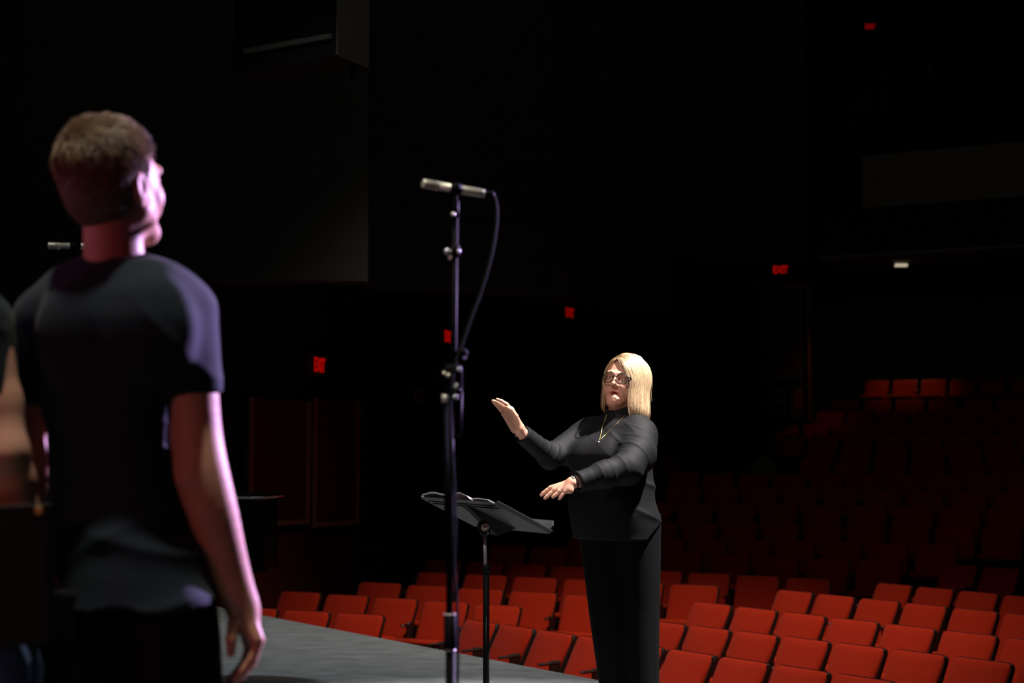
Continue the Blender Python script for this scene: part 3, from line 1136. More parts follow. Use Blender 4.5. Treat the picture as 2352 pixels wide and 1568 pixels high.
def sweater_field(s):
    P = s.P
    d = s.stack(TORSO, TYAW, 2.3)
    # bust and belly
    d = smin(d, s.ell(W(1352, 1050, WY - .06), (.080, .075, .075)), .07)
    d = smin(d, s.ell(W(1405, 1052, WY - .13), (.080, .075, .075)), .07)
    d = smin(d, s.cone(W(1368, 985, WY + .06), W(1462, 988, WY - .06), .052, .060), .05)
    d = smin(d, s.cone(W(1425, 965, WY), NECK1, .074, .060), .035)
    # sleeves
    d1 = s.chain([R_SH, R_EL, R_WR], [.066, .052, .037], .03)
    d2 = s.chain([L_SH, W(1462, 1045, WY - .20), L_EL], [.086, .080, .066], .03)
    d2 = smin(d2, s.chain([L_EL, W(1385, 1090, WY - .36), L_WR], [.064, .052, .041], .03), .03)
    # folds
    u1 = vsub(R_WR, R_EL); u1 = u1 / np.linalg.norm(u1)
    u0 = vsub(R_EL, R_SH); u0 = u0 / np.linalg.norm(u0)
    u2 = vsub(L_WR, L_EL); u2 = u2 / np.linalg.norm(u2)
    u3 = vsub(L_EL, L_SH); u3 = u3 / np.linalg.norm(u3)
    d1 = d1 - .009 * ridged(P, 62, u1, 1.0, .5) * falloff(P, R_EL, .11) - .007 * ridged(P, 48, u0 * .8 + u1 * .4, 2.0, .5) * falloff(P, W(1310, 1025, WY + .05), .10)
    d2 = d2 - .011 * ridged(P, 55, u2, 0.3, .5) * falloff(P, W(1420, 1085, WY - .35), .09)
    d2 = d2 - .010 * ridged(P, 40, (u2 * .7 + u3 * .8), 1.3, .6) * falloff(P, W(1465, 1025, WY - .2), .13)
    d2 = d2 - .006 * ridged(P, 75, u2, 2.2, .5) * falloff(P, L_WR, .09)
    d = smin(d, d1, .05)
    d = smin(d, d2, .028)
    zf = np.clip((W(0, 1060, WY)[2] - P[:, 2]) / .1, 0, 1)
    d = d - .010 * ridged(P, 24, (.25, .1, .96), .5, .5, 4.0) * zf * np.clip((P[:, 0] - wp[0] + .02) / .08, 0, 1)
    d = d - .004 * wob(P, 22, (1, 1, .5), 2.0)
    # diagonal pull lines from the shoulder
    d = d - .007 * ridged(P, 42, (.75, 0, .66), .9, .35, 4.0) * falloff(P, W(1425, 1000, WY - .15), .11)
    # turtleneck seam
    # cuffs
    d = plane_cut(s, d + 0 * d, W(1193, 991, WY - .2), vsub(R_WR, R_EL)) if False else d
    def cut_far(dd, wr, el, c0):
        n = vsub(wr, el); n = n / np.linalg.norm(n)
        e = (P - np.array(c0, dtype=np.float32)) @ n
        v = P - np.array(c0, dtype=np.float32)
        nearby = np.sqrt((v * v).sum(1)) < .16
        return np.where(nearby, smax(dd, e, .002), dd)
    d = cut_far(d, R_WR, R_EL, W(1199, 996, WY - .195))
    d = cut_far(d, L_WR, L_EL, W(1326, 1107, WY - .398))
    d = smax(d, -s.cone(W(1180, 978, WY - .22), W(1205, 1003, WY - .18), .031, .031), .003)
    d = smax(d, -s.cone(W(1300, 1112, WY - .41), W(1335, 1105, WY - .39), .034, .034), .003)
    # turtleneck top
    n = np.array([-.30, -.30, .90], dtype=np.float32); n /= np.linalg.norm(n)
    c0 = np.array(W(1430, 934, WY - .04), dtype=np.float32)
    v = P - c0
    d = np.where((v * v).sum(1) < .17 ** 2, smax(d, v @ n, .003), d)
    d = smax(d, -s.cone(W(1432, 950, WY), NECK1, .050, .052), .004)
    # hem, rising over the hip at the right-hand side
    pxz = W(1478, 1236, WY)
    hem = W(0, 1236, WY)[2] + np.clip(P[:, 0] - pxz[0], 0, 1) * 1.05
    d = smax(d, hem - P[:, 2], .003)
    return d


lo = (W(1170, 0, WY)[0] - .02, WY - .62, W(0, 1250, WY)[2]); hi = (W(1530, 0, WY)[0], WY + .32, W(0, 905, WY)[2])
me = sdf_mesh('sweater', sweater_field, lo, hi, .0036)
sweater = link('sweater', me, M['sweater'], woman, True, True)

LEGS_A = px_rows([(1200, 1322, 1440), (1250, 1333, 1442), (1320, 1343, 1446), (1400, 1353, 1448), (1500, 1367, 1450), (1568, 1377, 1452), (1635, 1382, 1454)], WY + .06, 1.0, TYAW)
LEGS_B = px_rows([(1180, 1400, 1515), (1250, 1405, 1515), (1320, 1418, 1515), (1400, 1428, 1514), (1500, 1434, 1513), (1568, 1438, 1513), (1640, 1440, 1513)], WY - .04, 1.0, TYAW)


def trouser_field(s):
    P = s.P
    d = smin(s.stack(LEGS_A, TYAW, 2.2), s.stack(LEGS_B, TYAW, 2.2), .02)
    f = ridged(P, 38, (.92, .38, .02), .2, .25, 2.0)
    d = d - .005 * f * np.clip((1.0 - P[:, 2]) / .6, 0, 1) - .003 * wob(P, 14, (1, 1, .4))
    d = smax(d, .045 - P[:, 2], .003)
    return d


lo = (W(1300, 0, WY)[0], WY - .35, .02); hi = (W(1540, 0, WY)[0], WY + .35, W(0, 1165, WY)[2])
link('trousers', sdf_mesh('trousers', trouser_field, lo, hi, .007), M['trousers'], woman, True, True)
for sx, px in ((0, 1410), (1, 1478)):
    q = at(px, 1067, WY + (.06 if sx == 0 else -.04))
    f = Vector((-.72, -.69, 0))
    def shoe(s, q=q, f=f):
        a = Vector((q.x, q.y, .045)) - f * .05
        d = s.cone(tuple(a), tuple(a + f * .2 + Vector((0, 0, -.012))), .042, .032)
        return smax(d, .004 - s.P[:, 2], .004)
    link('shoe', sdf_mesh('shoe', shoe, (q.x - .3, q.y - .3, -.01), (q.x + .3, q.y + .3, .12), .007), M['shoe'], woman, True, True)

# --- her body: head and neck, hands, and what is under the clothes
RHY = WY - .215


def right_hand(s):
    Y = RHY
    wr = W(1206, 1003, Y + .03)
    d = s.chain([wr, W(1192, 985, Y)], [.028, .024], .01)
    for a, b, ra, rb in (((1192, 982), (1174, 940), .022, .013), ((1190, 984), (1168, 942), .020, .012), ((1184, 984), (1161, 946), .018, .012), ((1182, 984), (1157, 950), .018, .011)):
        i = {(1174, 940): -.012, (1168, 942): .003, (1161, 946): .018, (1157, 950): .030}[b]
        d = smin(d, s.cone(W(*a, Y + i * .6), W(*b, Y + i), ra, rb), .012)
    d = smin(d, finger(s, [W(1175, 941, Y - .012), W(1163, 928, Y - .016), W(1152, 921, Y - .016), W(1142, 917, Y - .014)], .0098, .0068), .005)
    d = smin(d, finger(s, [W(1168, 942, Y + .003), W(1153, 930, Y + .004), W(1141, 923, Y + .005), W(1132, 920.5, Y + .006)], .0098, .0068), .005)
    d = smin(d, finger(s, [W(1161, 946, Y + .019), W(1150, 934, Y + .022), W(1141, 927, Y + .022), W(1134, 924, Y + .022)], .0092, .0065), .005)
    d = smin(d, finger(s, [W(1157, 950, Y + .031), W(1149, 940, Y + .036), W(1142, 932.5, Y + .037), W(1136, 927, Y + .037)], .0082, .006), .005)
    th = finger(s, [W(1194, 978, Y - .012), W(1184, 955, Y - .034), W(1175, 942, Y - .042), W(1165, 936, Y - .040)], .0135, .0078)
    d = smin(d, th, .008)
    return d


LHY = WY - .41


def left_hand(s):
    Y = LHY
    d = s.chain([W(1334, 1104, Y + .02), W(1315, 1108, Y)], [.028, .025], .01)
    kn = [(1265, 1120, .028), (1274, 1125, .010), (1285, 1128, -.010), (1298, 1128, -.028)]
    for (x, y, i) in kn:
        d = smin(d, s.cone(W(1313, 1108, Y + i * .5), W(x, y, Y + i), .017, .0105), .012)
    d = smin(d, s.ball(W(1309, 1125, Y - .022), .016), .014)
    fs = [
        ([(1265, 1120, .028), (1256, 1126, .030), (1248, 1132, .031), (1243.5, 1136.5, .031)], .0092),
        ([(1274, 1125, .010), (1264, 1133, .010), (1257, 1139, .010), (1252, 1143.5, .010)], .0096),
        ([(1285, 1128, -.010), (1279, 1134, -.011), (1274, 1138, -.011), (1270, 1141, -.011)], .0090),
        ([(1298, 1128, -.028), (1292, 1136, -.030), (1288, 1141, -.030), (1285, 1145, -.030)], .0080)]
    for pts, r in fs:
        d = smin(d, finger(s, [W(x, y, Y + i) for x, y, i in pts], r, r * .76), .004)
    d = smin(d, finger(s, [W(1308, 1114, Y + .025), W(1293, 1122, Y + .048), W(1282, 1130, Y + .052), W(1275, 1136, Y + .048)], .012, .008), .008)
    return d


def head_and_neck(s):
    d = head_field(s, hc, HR)
    # fuller cheeks and the soft underside of the chin
    L = lambda x, y, z: tuple(HC + HR @ Vector((x, y, z)))
    for sx in (-1, 1):
        d = smin(d, s.ell(L(sx * .046, -.040, -.050), (.028, .030, .030)), .02)
    d = smin(d, s.cone(L(0, -.045, -.100), L(0, .0, -.13), .032, .045), .03)
    d = smin(d, s.cone(W(1434, 975, WY), L(0, .015, -.06), .050, .054), .03)
    return d


def inner(s):
    d = s.stack([(z, x, y, a * .8, b * .8) for z, x, y, a, b in TORSO], TYAW)
    d = smax(d, W(0, 1195, WY)[2] - s.P[:, 2], .01)
    d = smin(d, s.chain([R_SH, R_EL, R_WR], [.042, .034, .024], .02), .02)
    d = smin(d, s.chain([L_SH, L_EL, L_WR], [.050, .040, .026], .02), .02)
    d = smin(d, s.chain([W(1405, 1230, WY + .05), W(1408, 1440, WY + .06), W(1415, 1640, WY + .06)], [.06, .045, .03], .02), .02)
    d = smin(d, s.chain([W(1458, 1230, WY - .03), W(1468, 1440, WY - .04), W(1476, 1640, WY - .04)], [.06, .045, .03], .02), .02)
    return d


def bounds(pts, m):
    a = np.array(pts)
    return tuple(a.min(0) - m), tuple(a.max(0) + m)


mh = sdf_mesh('h', head_and_neck, tuple(np.array(hc) - (.13, .15, .20)), tuple(np.array(hc) + (.13, .15, .14)), .0014)
lo, hi = bounds([W(1130, 915, RHY), W(1208, 1005, RHY)], .06)
m1 = sdf_mesh('a', right_hand, lo, hi, .0016)
lo, hi = bounds([W(1240, 1098, LHY), W(1338, 1148, LHY)], .08)
m2 = sdf_mesh('b', left_hand, lo, hi, .0016)
m3 = sdf_mesh('c', inner, (wp[0] - .65, WY - .6, .03), (wp[0] + .3, WY + .4, 1.35), .014)
body = join_meshes('body', [mh, m1, m2, m3])
co = np.empty(len(body.vertices) * 3); body.vertices.foreach_get('co', co)
body.attributes.new('lip', 'FLOAT', 'POINT').data.foreach_set('value', lip_mask(co.reshape(-1, 3), hc, HR).astype(np.float32))
link('body', body, [M['skin']], woman, True, True)


def H(x, y, z): return HC + HR @ Vector((x, y, z))


# eyes
for sx in (-1, 1):
    c = H(sx * .031, -.0765, .003)
    MB().ball(c, .0118, 16).build('eye', M['eye_white'], woman, True)
    f = (HR @ Vector((-.10, -1, -.05))).normalized()
    MB().ball(c + f * .0068, .0056, 20).build('iris', M['iris'], woman, True)
    # brow
    pts = [H(sx * x, -y, z) for x, y, z in ((.014, .0965, .024), (.026, .095, .029), (.038, .088, .030), (.047, .078, .026))]
    MB().tube(pts, [.0014, .0019, .0017, .0007], 6).build('eyebrow', M['hair_root'], woman, True)

# glasses
def lens_ring(sx, n=40):
    pts = []
    for k in range(n):
        a = 2 * math.pi * k / n
        x = sx * .034 + .0255 * math.copysign(abs(math.cos(a)) ** .85, math.cos(a))
        z = -.001 + .0225 * math.copysign(abs(math.sin(a)) ** .9, math.sin(a))
        y = -.1065 + .35 * max(0, abs(x) - .034) ** 1 * .9
        pts.append(H(x, y, z))
    return pts


glasses = MB()
for sx in (-1, 1):
    r = lens_ring(sx)
    glasses.tube(r + r[:2], .0021, 8, False)
    glasses.tube([H(sx * .057, -.098, .010), H(sx * .066, -.085, .012), H(sx * .078, .0, .010), H(sx * .080, .02, .0)], [.0034, .0030, .0022, .0018], 8)
glasses.tube([H(-.010, -.108, .006), H(0, -.1115, .009), H(.010, -.108, .006)], .0024, 8)
gl_o = glasses.build('glasses', M['glasses'], woman, True)
m = bpy.data.materials['lens']
nt = m.node_tree
out = [n for n in nt.nodes if n.type == 'OUTPUT_MATERIAL'][0]
tr = nt.nodes.new('ShaderNodeBsdfTransparent'); gs = nt.nodes.new('ShaderNodeBsdfGlossy'); gs.inputs['Roughness'].default_value = .05
mx = nt.nodes.new('ShaderNodeMixShader'); mx.inputs[0].default_value = .07
nt.links.new(tr.outputs[0], mx.inputs[1]); nt.links.new(gs.outputs[0], mx.inputs[2]); nt.links.new(mx.outputs[0], out.inputs[0])
for sx in (-1, 1):
    r = lens_ring(sx)
    vs = [p for p in r] + [sum((p for p in r), Vector()) / len(r) + HR @ Vector((0, -.0015, 0))]
    MB().add(vs, [(k, (k + 1) % len(r), len(r)) for k in range(len(r))], True).build('lens', M['lens'], woman, True)

# hair: a bob parted on her right and swept across the forehead
def hair_local(s):
    P = s.P
    d = s.ell((0.004, .020, .034), (.096, .114, .100))
    sk = s.stack([(-.142, .032, .012, .094, .080), (-.115, .027, .014, .103, .092), (-.06, .014, .016, .102, .100), (.0, .005, .018, .099, .106),
                  (.05, .004, .020, .088, .100), (.09, .004, .02, .068, .080), (.12, .004, .02, .030, .040)], 0, 2.2)
    d = smin(d, sk, .03)
    x, y, z = P[:, 0], P[:, 1], P[:, 2]
    # the face shows below a slanting line that starts at the parting
    xp = -.034
    zl = np.where(x > xp, .102 - .80 * (x - xp) - 5.0 * np.clip(x - xp - .05, 0, 1) ** 1.5, .102 - 2.2 * (xp - x) - 30 * (xp - x) ** 2)
    wr = .062 + .10 * np.clip(-.05 - z, 0, .1)
    e = smax(smax((z - zl) * .6, y + .040, .02), np.maximum(x - wr, -x - .066), .014)
    d = smax(d, -e, .010)
    d = smax(d, -s.ell((0, .0, -.14), (.062, .068, .11)), .01)
    d = smax(d, -s.ell((0, -.06, -.13), (.072, .06, .09)), .01)
    return d


def hair_world(s):
    return hair_local(S(((s.P - np.array(hc, dtype=np.float32)) @ HRn.astype(np.float32))))


hm = sdf_mesh('hairm', hair_world, tuple(np.array(hc) - (.16, .17, .20)), tuple(np.array(hc) + (.17, .17, .16)), .0028)
rng = np.random.default_rng(5)
N = 12000
# roots over the upper cap, flowing away from the parting
th = rng.uniform(0, 2 * math.pi, N); zz = rng.uniform(-.03, .985, N)
rr = np.sqrt(1 - zz ** 2)
P = np.stack([.004 + .096 * rr * np.cos(th), .022 + .112 * rr * np.sin(th), .036 + .096 * zz], 1)
P = P[:, :]
K = 20
xp = -.034
paths = []
endz = rng.uniform(-.148, -.134, N)
Q = P.copy()
for _ in range(3):
    dd = hair_local(S(Q.astype(np.float32)))
    Q = Q - grad(hair_local, Q) * dd[:, None]
side = np.where(Q[:, 0] > xp + rng.normal(0, .002, N), 1.0, -1.0)
step = rng.uniform(.011, .0135, N)
wave = rng.uniform(0, 6.28, N)
lift = rng.uniform(-.001, .0035, N)
for k in range(K):
    g = grad(hair_local, Q)
    paths.append(Q + g * lift[:, None])
    front = np.clip((-Q[:, 1] - .02) / .06, 0, 1) * np.clip((Q[:, 2] - .02) / .06, 0, 1)
    v = np.stack([side * (.10 + 1.0 * np.clip((Q[:, 2] + .01) / .09, 0, 1.3)), .05 - .05 * front + .05 * np.sin(wave + k * .4), -1.0 * np.ones(N)], 1)
    v = v - g * (v * g).sum(1, keepdims=True)
    v /= np.linalg.norm(v, axis=1, keepdims=True) + 1e-9
    stop = Q[:, 2] < endz
    Q = Q + v * (step * ~stop + .0004 * stop)[:, None]
    for _ in range(2):
        dd = hair_local(S(Q.astype(np.float32)))
        Q = Q - grad(hair_local, Q) * (dd * (~stop))[:, None]
paths = np.stack(paths, 1)
# a few fly-away hairs
fly = rng.choice(N, 90, replace=False)
fp = paths[fly].copy()
amp = rng.uniform(.004, .018, 90)[:, None, None] * (np.linspace(0, 1, K) ** 2)[None, :, None]
gg = fp - np.array([0, .02, -.02]); gg /= np.linalg.norm(gg, axis=2, keepdims=True)
fp = fp + gg * amp
allp = np.concatenate([paths, fp])
allp = allp @ HRn.T + np.array(hc)
az = np.arctan2(P[:, 1] - .02, P[:, 0])
cl = np.sin(az * 23 + 3 * np.sin(az * 7)) * .5 + np.sin(az * 61 + zz * 5) * .35 + rng.normal(0, .45, N) + .25 * (P[:, 0] > -.02) - .5 * (np.abs(P[:, 0] + .034) < .008)
slots = np.concatenate([np.where(cl > .35, 0, np.where(cl > -.35, 1, 2)), rng.choice([0, 1], 90)])
M['hair_light'] = material('hair_light', (0.68, 0.50, 0.32), .42, spec=.5)
M['hair_mid'] = material('hair_mid', (0.30, 0.18, 0.09), .45, spec=.4)
sm_ = strand_mesh('strands', allp[:N], .00065, .0004, slots[:N])
hair = link('hair', hm, M['hair_mid'], woman, True, True)
link('hair_strands', sm_, [M['hair_light'], M['hair_blonde'], M['hair_mid']], hair, True, True)
sm2 = strand_mesh('fly', allp[N:], .0005, .0003, slots[N:])
link('stray_hairs', sm2, [M['hair_light'], M['hair_blonde'], M['hair_mid']], hair, True, True)

# necklace lying on the chest
def chain_on(pts, r, lift=.003):
    P_ = [march(sweater_field, x, y, WY - .5, WY + .1, lift) for x, y in pts]
    return P_


def dens(a, b, n): return [(a[0] + (b[0] - a[0]) * k / n, a[1] + (b[1] - a[1]) * k / n) for k in range(n)]


c1 = chain_on(dens((1394, 951), (1384, 978), 5) + dens((1384, 978), (1377, 1010), 6) + [(1377, 1011)], 0)
c2 = chain_on(dens((1377, 1011), (1404, 984), 7) + dens((1404, 984), (1437, 953), 7) + [(1437, 953)], 0)
nm = MB().tube(c1, .0016, 6).tube(c2, .0010, 6)
nk = nm.build('necklace', M['gold'], woman, True)
e = march(sweater_field, 1375, 1015, WY - .5, WY + .1, .005)
MB().ball(e, .0045, 8).ball(e - Vector((.003, 0, .010)), .0035, 8).build('pendant', M['nickel'], nk, True)
# ring and wrist band
def ring_about(c, axis, r, tr, name, mat):
    c = Vector(c); ax = Vector(axis).normalized()
    u = ax.orthogonal().normalized(); v = ax.cross(u)
    pts = [c + (u * math.cos(a) + v * math.sin(a)) * r for a in [2 * math.pi * k / 20 for k in range(21)]]
    return MB().tube(pts, tr, 6, False).build(name, mat, woman, True)


ring_about(W(1286.5, 1127, LHY - .0105), vsub(W(1285, 1128, LHY - .01), W(1279, 1134, LHY - .011)), .0096, .0013, 'ring', M['nickel'])
wb = ring_about(W(1321, 1106.5, LHY + .003), vsub(L_WR, L_EL), .0275, .0030, 'watch_band', M['matte_black'])
MB().tube([W(1312.5, 1093.5, LHY - .012), W(1318.5, 1098.0, LHY - .026)], .0032, 8).build('watch_face', M['chrome'], wb, True)


# ============ the two singers in T-shirts
def short_hair(name, C, R, parent, seed, mat='hair_brown', n=9000):
    """cropped hair: full on top, tapering to the nape"""
    Rn = np.array(R)

    def fld(s0):
        s = S((s0.P - np.array(C, dtype=np.float32)) @ Rn.astype(np.float32))
        d = s.ell((0, .022, .044), (.083, .103, .094))
        d = smin(d, s.ell((0, .045, -.015), (.070, .066, .076)), .04)
        # front hair line, ears
        e = (s.P[:, 1] * -1 - .022 - .75 * np.clip(s.P[:, 2] - .045, 0, .1)) * .8
        d = smax(d, e - .0, .008)
        e2 = -(s.P[:, 2] + .002 + 1.0 * (s.P[:, 1] - .02)) * .7          # sideburn to nape line
        d = smax(d, e2 - .045, .01)
        d = smax(d, (-.082 - s.P[:, 2]), .006)
        d = smax(d, -s.ell((.085, .012, -.012), (.025, .022, .036)), .004)
        d = smax(d, -s.ell((-.085, .012, -.012), (.025, .022, .036)), .004)
        return d - .0025 * wob(s0.P, 70) * np.clip((s.P[:, 2] - .0) / .05, 0, 1)
    me = sdf_mesh(name, fld, tuple(np.array(C) - .15), tuple(np.array(C) + .16), .0045)
    o = link(name, me, M[mat], parent, True, True)
    # tufts
    rng = np.random.default_rng(seed)
    co = np.empty(len(me.vertices) * 3); me.vertices.foreach_get('co', co)
    pm = np.array(parent_matrix(parent).translation)
    co = co.reshape(-1, 3) + pm
    pick = co[rng.integers(0, len(co), n)]
    loc = (pick - np.array(C)) @ Rn
    g = grad(fld, pick)
    top = np.clip((loc[:, 2] - .005) / .06, 0, 1)
    # cow-lick whorl on the back of the crown
    w = np.stack([-(loc[:, 1] - .07), loc[:, 0], -.6 * np.ones(n) + .5 * top], 1) @ Rn.T
    w += rng.normal(0, .035, (n, 3)) + .04 * np.stack([wob(pick, 45, seed=1), wob(pick, 45, seed=4), wob(pick, 45, seed=7)], 1) * 2
    w = w - g * (w * g).sum(1, keepdims=True)
    w /= np.linalg.norm(w, axis=1, keepdims=True) + 1e-9
    ln = (.005 + .020 * top) * rng.uniform(.6, 1.2, n)
    t = np.linspace(0, 1, 4)[None, :, None]
    path = pick[:, None, :] + g[:, None, :] * (ln[:, None, None] * (.55 * t - .25 * t ** 2)) + w[:, None, :] * (ln[:, None, None] * t * .9)
    sm = strand_mesh('tufts', path, .0012, .0003, rng.choice([0, 1], n, p=[.6, .4]))
    link('hair_strands', sm, [M[mat], M['hair_tip']], o, True, True)
    return o


M['hair_tip'] = material('hair_tip', (0.42, 0.31, 0.18), .5)

# --- the young man seen from behind
BY = 2.85
bp = W(268, 1067, BY)
boy = thing('person', 'tall young man in dark T-shirt seen from behind, short brown hair, arm hanging', 'person', (bp[0], BY, 0))
BT = math.radians(158)
BR = Matrix.Rotation(math.radians(151), 3, 'Z') @ Matrix.Rotation(math.radians(-10), 3, 'X')
BC = at(266, 426, BY); bc = tuple(BC)
B_TORSO = px_rows([
    (578, 205, 330, .0, .62), (600, 166, 370, .0, .6), (630, 132, 402), (680, 97, 438), (740, 78, 450), (820, 82, 440), (900, 92, 405),
    (1000, 106, 396), (1100, 109, 408), (1180, 119, 424), (1250, 104, 446), (1320, 90, 474), (1400, 82, 500)], BY, .62, BT)
arm_r = [(428, 722, .0), (441, 905, .0), (449, 1000, .0), (460, 1085, -.01), (488, 1180, .0), (516, 1280, .02), (548, 1370, .035), (563, 1408, .04)]
arm_rr = [.055, .049, .047, .051, .048, .0395, .031, .029]
ARM_R = [W(x, y, BY + d) for x, y, d in arm_r]
_t = np.linspace(0, len(ARM_R) - 1, 26)
_k = np.array([.25, .5, .25])
def _sm(v):
    v = np.interp(_t, np.arange(len(v)), v)
    for _ in range(5):
        v[1:-1] = np.convolve(v, _k, mode='valid')
    return v
ARM_RS = list(zip(*[_sm([p[i] for p in ARM_R]) for i in range(3)]))
ARM_RRS = list(_sm(arm_rr))
ARM_L = [W(x, y, BY + d) for x, y, d in ((100, 735, .05), (72, 920, .06), (70, 1050, .06), (68, 1180, .02), (64, 1260, .0))]
ARM_LR = [.050, .038, .036, .031, .027]


def tee_field(s):
    P = s.P
    d = s.stack(B_TORSO, BT, 2.25)
    d = smin(d, s.cone(W(155, 674, BY + .02), W(384, 671, BY - .02), .052, .055), .05)
    # shoulder blades
    d = smin(d, s.ell(W(165, 760, BY - .075), (.07, .04, .09)), .05)
    d = smin(d, s.ell(W(360, 760, BY - .085), (.07, .04, .09)), .05)
    sl = s.chain([W(432, 715, BY), W(448, 912, BY)], [.060, .0565], .02)
    sr = s.chain([W(98, 730, BY + .05), W(76, 935, BY + .06)], [.056, .045], .02)
    sl = sl - .004 * ridged(P, 30, (.6, 0, .8), .7, .5, 6.0)
    d = smin(d, sl, .04); d = smin(d, sr, .05)
    lowf = np.clip((.0 + W(0, 1000, BY)[2] - P[:, 2]) / .25, 0, 1)
    d = d - .020 * ridged(P, 17, (.30, 0, .95), .4, .55, 4.0, p=2.0) * lowf
    d = d - .012 * ridged(P, 20, (-.35, 0, .93), 1.7, .5, 4.0) * lowf
    up = np.clip((P[:, 2] - W(0, 950, BY)[2]) / .1, 0, 1)
    d = d - .007 * ridged(P, 26, (.8, 0, .6), 2.2, .5, 5.0) * falloff(P, W(375, 800, BY - .08), .10)
    d = d - .006 * ridged(P, 14, (.98, 0, .2), 1.2, .5, 4.0) * up * falloff(P, W(180, 850, BY - .1), .22)
    d = d - .004 * wob(P, 15, (1, 1, .5), 3.0)
    for (c0, n) in ((W(449, 908, BY), (.12, 0, -1)), (W(76, 930, BY + .06), (-.08, 0, -1))):
        n = np.array(n, dtype=np.float32); n /= np.linalg.norm(n)
        v = P - np.array(c0, dtype=np.float32)
        d = np.where((v[:, 0] ** 2 + v[:, 1] ** 2 < .068 ** 2) & (np.abs(v[:, 2]) < .1) , smax(d, v @ n, .003), d)
    n = np.array([.05, -.35, .93], dtype=np.float32); n /= np.linalg.norm(n)
    d = smax(d, (P - np.array(W(262, 586, BY - .05), dtype=np.float32)) @ n, .004)
    d = smax(d, -s.cone(W(266, 600, BY - .0), W(266, 500, BY), .060, .060), .003)
    d = smax(d, W(0, 1392, BY)[2] + .006 * np.sin(P[:, 0] * 40) - P[:, 2], .003)
    return d


lo = (W(15, 0, BY)[0], BY - .24, W(0, 1400, BY)[2]); hi = (W(530, 0, BY)[0], BY + .26, W(0, 560, BY)[2])
link('t_shirt', sdf_mesh('t_shirt', tee_field, lo, hi, .0055), M['tee'], boy, True, True)


def boy_body(s):
    P = s.P
    d = head_field(s, bc, BR, False, False)
    d = smin(d, s.cone(W(265, 640, BY + .0), tuple(BC + BR @ Vector((0, .02, -.055))), .062, .056), .03)
    d = smin(d, s.chain([W(120, 725, BY + .04), W(265, 660, BY), W(410, 725, BY)], [.032, .05, .036], .03), .03)
    return d


def boy_arm(s):
    d = s.chain(ARM_RS, ARM_RRS, .012)
    d = smin(d, s.ball(W(432, 1088, BY - .035), .017), .03)      # elbow bone
    Y = BY + .045
    for i, (kx, ky, kd) in enumerate(((597, 1470, -.030), (594, 1478, -.008), (588, 1482, .014), (580, 1484, .034))):
        d = smin(d, s.cone(W(566 - i * 3, 1412, Y + kd * .5), W(kx - 6, ky - 3, Y + kd), .019, .0135), .014)
    for i, (kx, ky, kd, ln) in enumerate(((594, 1472, -.030, .95), (590, 1480, -.008, 1.05), (583, 1484, .014, 1.0), (574, 1486, .034, .85))):
        pts = [(kx, ky), (kx - 14 * ln, ky + 42 * ln), (kx - 36 * ln, ky + 70 * ln), (kx - 58 * ln, ky + 92 * ln)]
        d = smin(d, finger(s, [W(x, y, Y + kd) for x, y in pts], .0108, .0078), .005)
    d = smin(d, finger(s, [W(552, 1400, Y - .01), W(538, 1432, Y - .035), W(531, 1468, Y - .045), W(530, 1500, Y - .045)], .016, .0088), .012)
    return d


def boy_arm_l(s):
    d = s.chain(ARM_L, ARM_LR, .02)
    d = smin(d, s.chain([ARM_L[-1], W(60, 1330, BY - .02)], [.030, .026], .02), .02)
    for k in range(4):
        x = 38 + k * 16
        d = smin(d, finger(s, [W(x, 1340, BY - .02), W(x, 1385, BY - .04), W(x + 2, 1415, BY - .03)], .010, .008), .005)
    d = smin(d, finger(s, [W(70, 1290, BY - .02), W(82, 1330, BY - .03), W(84, 1360, BY - .03)], .012, .009), .01)
    return d


def boy_inner(s):
    d = s.stack([(z, x, y, a * .84, b * .84) for z, x, y, a, b in B_TORSO], BT)
    d = smax(d, W(0, 1365, BY)[2] - s.P[:, 2], .01)
    for x in (185, 400):
        d = smin(d, s.chain([W(x, 1340, BY), W(x, 1850, BY), W(x, 2320, BY)], [.07, .05, .036], .02), .02)
    return d


m0 = sdf_mesh('x', boy_body, (W(50, 0, BY)[0], BY - .17, W(0, 740, BY)[2]), (W(470, 0, BY)[0], BY + .17, W(0, 240, BY)[2]), .0032)
lo, hi = bounds(ARM_R + [W(520, 1590, BY), W(612, 1590, BY)], .075)
m1 = sdf_mesh('x', boy_arm, lo, hi, .003)
lo, hi = bounds(ARM_L + [W(60, 1420, BY)], .06)
m2 = sdf_mesh('x', boy_arm_l, lo, hi, .0045)
m3 = sdf_mesh('x', boy_inner, (W(60, 0, BY)[0], BY - .2, .05), (W(520, 0, BY)[0], BY + .2, W(0, 620, BY)[2]), .015)
link('body', join_meshes('body', [m0, m1, m2, m3]), [M['skin_boy']], boy, True, True)
short_hair('hair', bc, BR, boy, 3)
for sx in (-1, 1):
    c = BC + BR @ Vector((sx * .031, -.0765, .003))
    MB().ball(c, .0118, 12).build('eye', M['eye_white'], boy, True)
    f = (BR @ Vector((0, -1, 0))).normalized()
    MB().ball(c + f * .0066, .006, 10).build('iris', M['iris'], boy, True)


